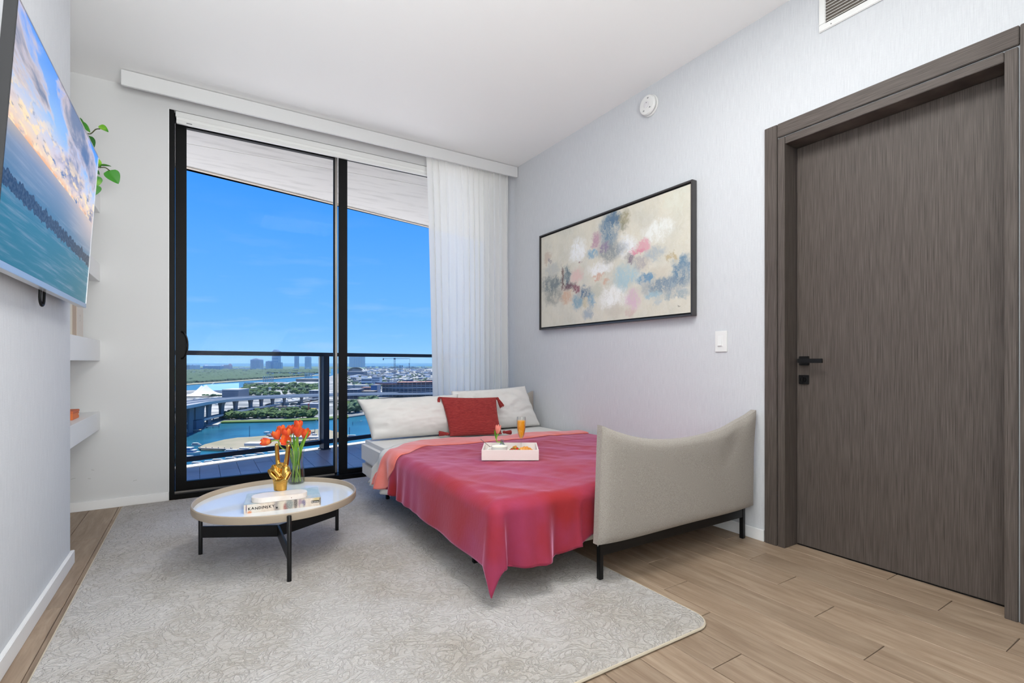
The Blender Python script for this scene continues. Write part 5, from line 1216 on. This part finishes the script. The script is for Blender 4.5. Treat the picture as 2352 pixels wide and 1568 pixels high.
# ---- elevated highway viaduct and lower bridge
def smooth_path(P, n_=6):
    q = []
    for i in range(len(P) - 1):
        a, b, c, d = P[max(i-1, 0)], P[i], P[i+1], P[min(i+2, len(P)-1)]
        for k in range(n_):
            t = k / n_; q.append(.5 * ((2*b) + (c-a)*t + (2*a-5*b+4*c-d)*t*t + (3*b-a-3*c+d)*t**3))
    return q + [P[-1]]
def ribbon(P, w0, w1, z0, z1):
    mb = MB(); V_ = []
    for i, p in enumerate(P):
        t = (P[min(i+1, len(P)-1)] - P[max(i-1, 0)]); t.z = 0; t.normalize(); nrm = Vector((-t.y, t.x, 0))
        V_ += [p + nrm * w0 + UP * z0, p + nrm * w1 + UP * z0, p + nrm * w1 + UP * z1, p + nrm * w0 + UP * z1]
    fs = []
    for i in range(len(P) - 1):
        for k in range(4): fs.append((4*i + k, 4*i + (k+1) % 4, 4*i + 4 + (k+1) % 4, 4*i + 4 + k))
    fs += [(3, 2, 1, 0), tuple(4 * (len(P) - 1) + k for k in range(4))]
    return mb.add(V_, fs)
HP = smooth_path([gz(300, 952, -38), gz(427, 931, -42), gz(470, 923.5, -44), gz(530, 917, -47.5), gz(600, 912.5, -51), gz(680, 908.8, -54), gz(760, 906.2, -57), gz(880, 904, -60), gz(1000, 903, -63)])
vd_ = thing('highway_viaduct', 'curving concrete highway viaduct on flared piers', 'bridge', G(540, 950))
ribbon(HP, -6, 9, -2.6, -.4).build('deck', m_lgrey, vd_, smooth=False)
ribbon(HP, -6.6, -5.6, -2.2, 1.0).build('parapet', m_white, vd_, smooth=False); ribbon(HP, 8.6, 9.4, -2.2, 1.0).build('parapet', m_white, vd_, smooth=False)
ribbon(HP, 14, 26, -1.6, .4).build('second_deck', m_grey, vd_, smooth=False); ribbon(HP, 25.6, 26.4, -1.4, 1.6).build('parapet', m_white, vd_, smooth=False)
for u, wpx in ((413, 10), (437, 6), (462, 9), (476, 7), (504, 9), (512, 5), (541, 7), (571, 6), (599, 5), (627, 5), (652, 4), (690, 4)):
    # the point of the deck line seen at this place
    best = min(HP, key=lambda p: abs((CX + F * (p - EYE).dot(RT) / dep(p)) - u)); w_ = wpx * dep(best) / F / 2
    b0 = Vector((best.x, best.y, ZG - 1.5)); hz_ = best.z - 2.6 - b0.z
    pf = MB()
    for (k0, s_) in ((0, .62), (.55, .62), (.8, .8), (1, 1.25)):
        c_ = b0 + UP * hz_ * k0
        for a, b in ((-1, -1), (1, -1), (1, 1), (-1, 1)): pf.v.append(c_ + RT * (a * w_ * s_) + FW * (b * 3.2))
    for i in range(3):
        for k in range(4): pf.f.append((4*i + k, 4*i + (k+1) % 4, 4*i + 4 + (k+1) % 4, 4*i + 4 + k))
    pf.f.append((12, 13, 14, 15)); pf.build('pier', m_grey, vd_, smooth=False)
LB = smooth_path([gz(380, 978, -63), gz(452, 964, -63), gz(520, 948, -63.5), (gz(600, 933, -64)), gz(690, 919, -65.5), gz(740, 913, -67)])
lb = thing('low_road_bridge', 'low road bridge with a white edge below the viaduct', 'bridge', G(520, 960))
ribbon(LB, -5, 6, -1.4, -.2).build('deck', m_grey, lb, smooth=False); ribbon(LB, -5.5, -4.9, -1.5, .8).build('parapet', m_white, lb, smooth=False)
for i in range(3, len(LB) - 12, 2):
    p = LB[i]
    for s_ in (-3.5, 4): q = p + FW * s_; MB().bar((q.x, q.y, ZG - 1.5), (q.x, q.y, p.z - 1.4), 1.1, 1.1, up=(1, 0, 0)).build('trestle_post', m_steelb, lb, smooth=False)
bt = thing('bascule_tower', 'grey slatted bascule tower under the viaduct deck', 'tower', G(446, 984))
d_ = dep(G(446, 984)); c0 = G(446, 984)
MB().obox(c0 + UP * (10 * d_ / F), RT * (13 * d_ / F), FW * 6, UP * (10 * d_ / F)).build('pier_house', m_steelb, bt, smooth=False)
for i in range(6): MB().obox(c0 + RT * ((-9 + i * 3.2) * d_ / F) + UP * (36 * d_ / F) - FW * 6.1, RT * (1.0 * d_ / F), FW * .4, UP * (15 * d_ / F)).build('slat', m_lgrey if i % 2 else m_grey, bt, smooth=False)
MB().obox(c0 + UP * (36 * d_ / F), RT * (11 * d_ / F), FW * 5.5, UP * (15 * d_ / F)).build('core', m_grey, bt, smooth=False)

# ---- sheds near the bank
building(690, 735, 938, 927, 22, m_bluegl, 'blue shed with a white band roof beside the post', 1, m_white, 0, m_lgrey, 5)
building(697, 722, 942, 938.5, 8, mat('yellow_plant', (214, 180, 60), .7), 'low yellow container row by the blue shed')
at_ = thing('arched_tent', 'white arched tent hall beside the low bridge', 'pavilion', G(628, 934))
d_ = dep(G(628, 934)); MB().grid(lambda a, b: G(628, 934) + RT * ((-22 * math.cos(math.pi * a)) * d_ / F) + UP * (9 * math.sin(math.pi * a) * d_ / F) + FW * (b * 26), 20, 2).build('membrane', m_white, at_)
for i in range(16):
    u = 560 + i * 9.5; p = G(u, 941 - i * .3); tag(MB().obox(p + UP * 2, RT * rb.uniform(3, 7), FW * 4, UP * 2).build('parked_trailer', rb.choice((m_white, m_lgrey, m_white, m_tan)), smooth=False), 'small pale trailer parked behind the river trees', 'trailer', 'trailers behind the river trees')
# ---- parking decks, offices and the building site on the right
def decks(u0, u1, vb, vt, n_, dm, label, cols=5, m=m_lgrey, core=m_shadow, yaw=0.0, name='parking_deck', top=None, cat='building'):
    c = G((u0 + u1) / 2, vb); d = dep(c); w = (u1 - u0) * d / F; h = (vb - vt) * d / F; t = thing(name, label, cat, c, -TH + yaw)
    MB().box(-w/2 * .96, w/2 * .96, dm * .06, dm * .95, 0, h * .97).build('shade_core', core, t, local=True, smooth=False)
    for i in range(n_ + 1):
        z = h * i / n_; MB().box(-w/2, w/2, 0, dm, z - h * .10 / n_, z + h * .17 / n_).build('floor_slab', (top or m) if i == n_ else m, t, local=True, smooth=False)
    for k in range(cols + 1):
        x_ = -w/2 + w * (.02 + .96 * k / cols); MB().box(x_ - w * .006, x_ + w * .006, .05, .8, 0, h).build('column', m, t, local=True, smooth=False)
    return t
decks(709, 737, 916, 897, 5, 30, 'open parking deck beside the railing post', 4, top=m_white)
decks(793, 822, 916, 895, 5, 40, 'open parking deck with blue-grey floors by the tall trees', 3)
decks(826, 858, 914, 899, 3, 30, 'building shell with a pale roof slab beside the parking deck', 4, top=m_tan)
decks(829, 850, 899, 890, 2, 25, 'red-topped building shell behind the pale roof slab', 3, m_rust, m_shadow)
building(794, 840, 897, 884, 30, m_white, 'white windowless block with a row of square holes', 0)
t = bpy.data.objects[[o.name for o in COL.objects if o.name.startswith('building') and o.get('label', '').startswith('white windowless')][0]]
c = G(817, 897); d = dep(c)
for r_, vv in ((0, 887.6), (1, 891.4)):
    for i in range(12): MB().box((-21 + i * 3.4 - .8) * d / F, (-21 + i * 3.4 + .8) * d / F, -.4, .1, (897 - vv - .8) * d / F, (897 - vv + .8) * d / F).build('square_hole', m_blacksoft, t, local=True, smooth=False)
building(852, 866, 908, 884, 30, m_bluegl, 'dark blue glass block against the building site', 0, None, 0, m_lgrey, 1)
building(854, 872, 884, 865, 30, m_haze2, 'grey office block with three dark window slots', 4, m_dkglass, 0, m_lgrey, 2)
building(830, 854, 884, 868, 30, m_haze2, 'grey flank building with a sloped white roof', 2, m_steelb, 0, m_white, 2)
building(798, 836, 862, 853, 60, m_grey, 'long grey hall below the white dome', 1, m_steelb, 0, m_lgrey, 2)
dm_ = thing('stadium_dome', 'white arched stadium dome among the distant roofs', 'dome', G(817, 854)); d_ = dep(G(817, 854))
MB().grid(lambda a, b: G(817, 854) + RT * (-18 * math.cos(math.pi * a) * (1 - .25 * b) * d_ / F) + UP * (11 * math.sin(math.pi * a) ** .8 * math.cos(b * 1.2) * d_ / F) + FW * (b * 120), 24, 8).build('shell', m_white, dm_)
MB().add([G(806, 854) + UP * (2 * d_ / F), G(834, 854) + UP * (.5 * d_ / F), G(830, 854) + UP * (5 * d_ / F) - FW * 4, G(812, 854) + UP * (7 * d_ / F) - FW * 4], [(0, 1, 2, 3)]).build('portal', m_grey, dm_, smooth=False)
# building site: curved open floors
for a_ in (885, 905, 925, 945, 965, 985): q_ = G(a_, 908) + FW * 22; TAKEN.append((q_.x, q_.y, 26))
cs_ = thing('construction_site', 'half-built building with stacked open floor slabs and scaffolding', 'building', G(925, 912)); cc_ = G(925, 912); d_ = dep(cc_)
def front(s, k): return cc_ + RT * ((s * 66 - 20 * (k > 6) * (s < -.3)) * d_ / F) + FW * (22 * s * s - 4 * math.cos(3 * s))
NF = 9
for i in range(NF):
    s0_, s1_ = (-.80, 1.2) if i < 7 else ((-.74, 1.2) if i == 7 else (-.2, 1.2)); z = (i * 4.1 + 1) * d_ / F; pts = [front(s0_ + (s1_ - s0_) * j / 16, i) for j in range(17)]
    poly = [(p.x, p.y) for p in pts] + [((p + FW * 46).x, (p + FW * 46).y) for p in reversed(pts)]
    MB().prism(poly, cc_.z + z - .5, cc_.z + z + .7).build('floor_slab', (m_lgrey, m_grey, m_haze2)[i % 3] if i < 7 else m_rust, cs_, smooth=False)
    if i < NF - 1:
        pts2 = [p + FW * 3.5 for p in pts]; poly = [(p.x, p.y) for p in pts2] + [((p + FW * 40).x, (p + FW * 40).y) for p in reversed(pts2)]
        MB().prism(poly, cc_.z + z + .7, cc_.z + z + 4.1 * d_ / F - .5).build('shade_storey', m_shadow if i % 2 else m_steelb, cs_, smooth=False)
for j in range(15):
    p = front(-.78 + 1.95 * j / 14, 0) - FW * .8; MB().bar(p, p + UP * (rb.choice((30, 33, 36)) * d_ / F), .7, .7, up=(1, 0, 0)).build('scaffold_pole', m_lgrey, cs_, smooth=False)
for j in range(26):
    p = front(rb.uniform(-.75, 1.15), 0) + FW * rb.uniform(4, 40) + UP * (34 * d_ / F); MB().bar(p, p + UP * rb.uniform(2, 7), .5, .5, up=(1, 0, 0)).build('rebar_column', rb.choice((m_rust, m_tan)), cs_, smooth=False)
building(933, 947, 878, 871, 14, m_steelb, 'dark lift core box on top of the building site', 0)
# dense low city behind
def g_city():
    u = rb.uniform(800, 985); v_ = 846 + rb.random() ** 1.3 * 34
    if u < 838 and v_ < 864: v_ += 10
    w_ = rb.uniform(4, 13) * (.5 + (v_ - 842) / 40)
    return (u, u + w_, v_, v_ - rb.uniform(1.2, 4.5) * (.5 + (v_ - 842) / 40), rb.uniform(20, 50), rb.choice((m_lgrey, m_grey, m_haze2, m_tan, m_haze1, m_lgrey)), 'small pale building in the dense low city behind the building site', 0, None, 0, rb.choice((m_white, m_white, m_lgrey, m_haze2)), .8), dict(yaw=rb.uniform(-.3, .3), name='city_building', group='small buildings of the dense low city')
scatter(210, g_city)
def g_yard():
    u = rb.uniform(640, 735); v_ = rb.uniform(912, 934)
    return (u, u + rb.uniform(4, 10), v_, v_ - rb.uniform(1.2, 3), 10, rb.choice((m_white, m_lgrey, m_tan)), 'low pale shed in the yard under the viaduct end', 0, None, 0, m_white, .7), dict(name='yard_shed', group='sheds in the yard under the viaduct')
scatter(40, g_yard)
def g_quay():
    u = rb.uniform(430, 505); v_ = rb.uniform(913, 932)
    return (u, u + rb.uniform(5, 14), v_, v_ - rb.uniform(1.2, 3), 12, rb.choice((m_white, m_lgrey, m_grey)), 'low pale quay building behind the viaduct', 0, None, 0, m_white, .7), dict(name='quay_shed', group='quay buildings behind the viaduct')
scatter(24, g_quay)
# cranes
def crane(u, vb, vt, jib, cw, label, luff=0.0, m=m_steelb, jw=1.0):
    p = G(u, vb); d = dep(p); s_ = d / F; t = thing('tower_crane', label, 'crane', p); top = p + UP * ((vb - vt) * s_); ms = 1.3 * s_ * jw
    for a, b in ((-1, -1), (1, -1), (1, 1), (-1, 1)): MB().bar(p + RT * a * ms + FW * b * ms, top + RT * a * ms + FW * b * ms, .35 * s_, .35 * s_, up=tuple(FW)).build('mast_rail', m, t, smooth=False)
    n_ = max(4, int((vb - vt) / 5))
    for i in range(n_): MB().obox(p.lerp(top, (i + .5) / n_), RT * ms, FW * ms, UP * .18 * s_).build('mast_brace', m, t, smooth=False)
    MB().obox(top, RT * 1.9 * s_ * jw, FW * 1.5 * s_, UP * 1.6 * s_ * jw).build('cab', m, t, smooth=False)
    e = top + RT * (jib * s_) + UP * (luff * s_); MB().bar(top, e, .8 * s_ * jw, .9 * s_ * jw).build('jib', m, t, smooth=False)
    if cw: b = top + RT * (cw * s_); MB().bar(top, b, .8 * s_, .7 * s_).build('counter_jib', m, t, smooth=False); MB().obox(b - UP * 1.0 * s_, RT * 1.0 * s_, FW * 1.0 * s_, UP * 2.2 * s_).build('counterweight', m_grey, t, smooth=False)
    return t
crane(906.5, 884, 823.5, 34, -26, 'tall tower crane with lattice mast over the building site')
crane(919, 862, 840, -14, 5, 'small dark tower crane behind the tall one', 0, m_steelb, .6)
crane(940, 850, 835, 2.0, 0, 'luffing crane with a steep jib on the far roofs', 13, m_steelb, .5)
crane(813, 898, 869, -8, 4, 'grey lattice crane rising from the parking decks', 0, m_grey, .8)
crane(709, 949, 928, 6, 0, 'red crawler crane standing on the river bank', 10, mat('crane_red', (176, 70, 56), .6), .7)

# ---- boats, docks and the marina
def boat(u, v, Lpx, label, decks_=1, m=m_white, yaw=0.0, group=None, band=None, hh_=1.0):
    p = G(u, v, ZG - 1.2); d = dep(p); L = Lpx * d / F; t = thing('boat', label, 'boat', p, -TH + yaw, group); b = L * .15; f = .11 * L * hh_
    MB().add([(-L/2, -b, 0), (L*.30, -b, 0), (L/2, 0, 0), (L*.30, b, 0), (-L/2, b, 0), (-L/2, -b*1.1, f), (L*.34, -b*1.1, f), (L*.56, 0, f*1.15), (L*.34, b*1.1, f), (-L/2, b*1.1, f)],
             [(0, 1, 6, 5), (1, 2, 7, 6), (2, 3, 8, 7), (3, 4, 9, 8), (4, 0, 5, 9), (5, 6, 7, 8, 9)]).build('hull', m, t, local=True, smooth=False)
    for k in range(decks_):
        x0, x1 = -L * (.44 - .05 * k), L * (.28 - .14 * k); z0 = f + k * .09 * L * hh_
        MB().box(x0, x1, -b * .8, b * .8, z0, z0 + .055 * L * hh_).build('cabin', band or m_steelb, t, local=True, smooth=False)
        MB().box(x0 - .02 * L, x1 + .03 * L, -b * .95, b * .95, z0 + .055 * L * hh_, z0 + .085 * L * hh_).build('deck_roof', m_white, t, local=True, smooth=False)
    MB().bar((-.05 * L, 0, f), (-.05 * L, 0, f + (.10 * decks_ + .16) * L * hh_), .012 * L, .012 * L, up=(1, 0, 0)).build('mast', m_lgrey, t, local=True, smooth=False)
    return t
boat(433, 1044, 52, 'double-deck white and blue ferry at the spit', 2, band=m_bluegl, hh_=1.15); boat(452, 1023, 22, 'white yacht moored behind the ferry', 2)
boat(436, 1051, 28, 'white speedboat in front of the ferry', 1, hh_=.8); boat(535, 1037, 34, 'white houseboat beside the spit', 1, hh_=.8); boat(566, 1034, 36, 'blue and white excursion boat beside the houseboat', 2, band=m_bluegl, hh_=.6)
boat(601, 1030, 30, 'white motor cruiser behind the tulips', 1, hh_=.8); boat(810, 1003, 22, 'work barge with a mast seen past the window stile', 1, m_lgrey); boat(829.5, 966.5, 5, 'tiny white boat on the river near the pillow', 0)
boat(722, 966, 12, 'small white tugboat at the river bank', 1); boat(720, 1000, 22, 'white launch moored beside the railing post', 1); boat(690, 1004, 18, 'pale launch moored behind the tulips', 1, m_lgrey)
for i in range(10): boat(455 + i * 24 + rb.uniform(-4, 4), 1064 - i * 3.6, rb.uniform(18, 26), 'white boat moored directly below the railing', rb.choice((0, 1)), group='boats moored below the railing', yaw=rb.uniform(-.3, .3), hh_=.7)
def dock(u0, v0, u1, v1, label, w_=3.0, m=m_tan):
    a, b = G(u0, v0, ZG - 1.2), G(u1, v1, ZG - 1.2); t = thing('dock', label, 'dock', a); MB().bar(a + UP * 1.9, b + UP * 1.9, w_, .5).build('planking', m, t, smooth=False)
    n_ = max(4, int((b - a).length / 5))
    for i in range(n_ + 1): p = a.lerp(b, i / n_); MB().bar(p, p + UP * 3.0, .5, .5, up=(1, 0, 0)).build('pile', m_steelb, t, smooth=False)
dock(420, 992, 463, 991, 'timber fender pier in the river by the bascule tower', 4); dock(446, 984, 503, 982, 'dark timber fender line under the viaduct', 3, m_steelb); dock(459, 1034, 530, 1036, 'timber quay walk along the spit', 3); dock(740, 1012, 650, 1022, 'pale marina jetty by the railing post', 5)
building(561, 601, 1024, 1018, 9, mat('brick_pink', (176, 120, 116), .9), 'long pinkish dock shed with a white roof on the spit', 0, None, 0, m_white, 2.2)
building(655, 735, 1008, 1003, 8, m_lgrey, 'low grey marina building on the spit', 0, None, 0, m_white, 1.5); building(600, 660, 1011, 1007, 8, m_white, 'white marina hut row on the spit behind the tulips', 0, None, 0, m_lgrey, 1)
for i in range(26):
    u = rb.uniform(575, 735); v_ = rb.uniform(993, 1003); p = G(u, v_); tag(MB().obox(p + UP * .8, RT * rb.uniform(1, 3), FW * rb.uniform(1, 2), UP * .8).build('storage_crate', rb.choice((m_white, m_lgrey, m_rust, m_tan)), smooth=False), 'small crate scattered on the gravel spit', 'crate', 'crates on the gravel spit')
def pole(u, v, vt, label):
    p = G(u, v, ZG - 1.2); tag(MB().bar(p, p + UP * ((v - vt) * dep(p) / F), .45, .45, up=(1, 0, 0)).build('mooring_pole', m_steelb, smooth=False), label, 'pole', 'poles standing in the river')
for a in ((573, 1003, 978), (803, 1001, 981), (810, 975, 969), (732, 1000, 978), (723, 1002, 984)): pole(*a, 'dark thin pole standing in the river')

# far trees of the island: a mass nobody could count
mb = MB(); ico = bmesh.new(); bmesh.ops.create_icosphere(ico, subdivisions=1, radius=1); iv = [v_.co.copy() for v_ in ico.verts]; ico.verts.ensure_lookup_table(); jf = [tuple(v_.index for v_ in f.verts) for f in ico.faces]; ico.free()
for i in range(1500):
    t = rb.random(); u = 415 + t * 330; v_ = 849.5 + rb.random() ** 1.2 * (32 - 21 * t); p = G(u, v_)
    if 610 < u and 857.5 < v_ < 862.5: continue
    if any((p.x - a) ** 2 + (p.y - b) ** 2 < (q + 12) ** 2 for a, b, q in TAKEN): continue
    s_ = rb.uniform(8, 17); mb.add([p + Vector((q.x * s_ * 1.3, q.y * s_ * 1.3, q.z * s_ * .75 + 3)) for q in iv], jf)
tag(mb.build('island_woodland', m_crown2, smooth=False), 'dense blue-green woodland covering the island', 'woodland', kind='stuff')
mb = MB()
for i in range(500):
    u = rb.uniform(780, 985); v_ = rb.uniform(846, 895); p = G(u, v_); s_ = rb.uniform(3.0, 7.5)
    if any((p.x - a) ** 2 + (p.y - b) ** 2 < (q + s_) ** 2 for a, b, q in TAKEN): continue
    mb.add([p + Vector((q.x * s_, q.y * s_, q.z * s_ * .8 + 2)) for q in iv], jf)
tag(mb.build('street_trees', m_crown2, smooth=False), 'scattered street trees of the dense city quarter', 'woodland', kind='stuff')


for k_ in range(5):
    if not used[k_]:
        for c_ in list(protos[k_].children): bpy.data.objects.remove(c_)
        bpy.data.objects.remove(protos[k_])

# ---- sea haze over the bay: a thin even layer of air that pales what is far off
m_hz = bpy.data.materials.new('sea_haze'); m_hz.use_nodes = True; n = m_hz.node_tree.nodes; n.clear()
o_ = n.new('ShaderNodeOutputMaterial'); vsn = n.new('ShaderNodeVolumeScatter'); vsn.inputs['Color'].default_value = (.55, .80, 1, 1); vsn.inputs['Density'].default_value = 3.2e-5; vsn.inputs['Anisotropy'].default_value = 0
m_hz.node_tree.links.new(vsn.outputs[0], o_.inputs['Volume'])
hz_ = MB().box(-9000, 14000, 250, 16000, ZG - 1.0, 160).build('sea_haze', m_hz, smooth=False); tag(hz_, 'thin blue haze lying over the bay', 'haze', kind='stuff')
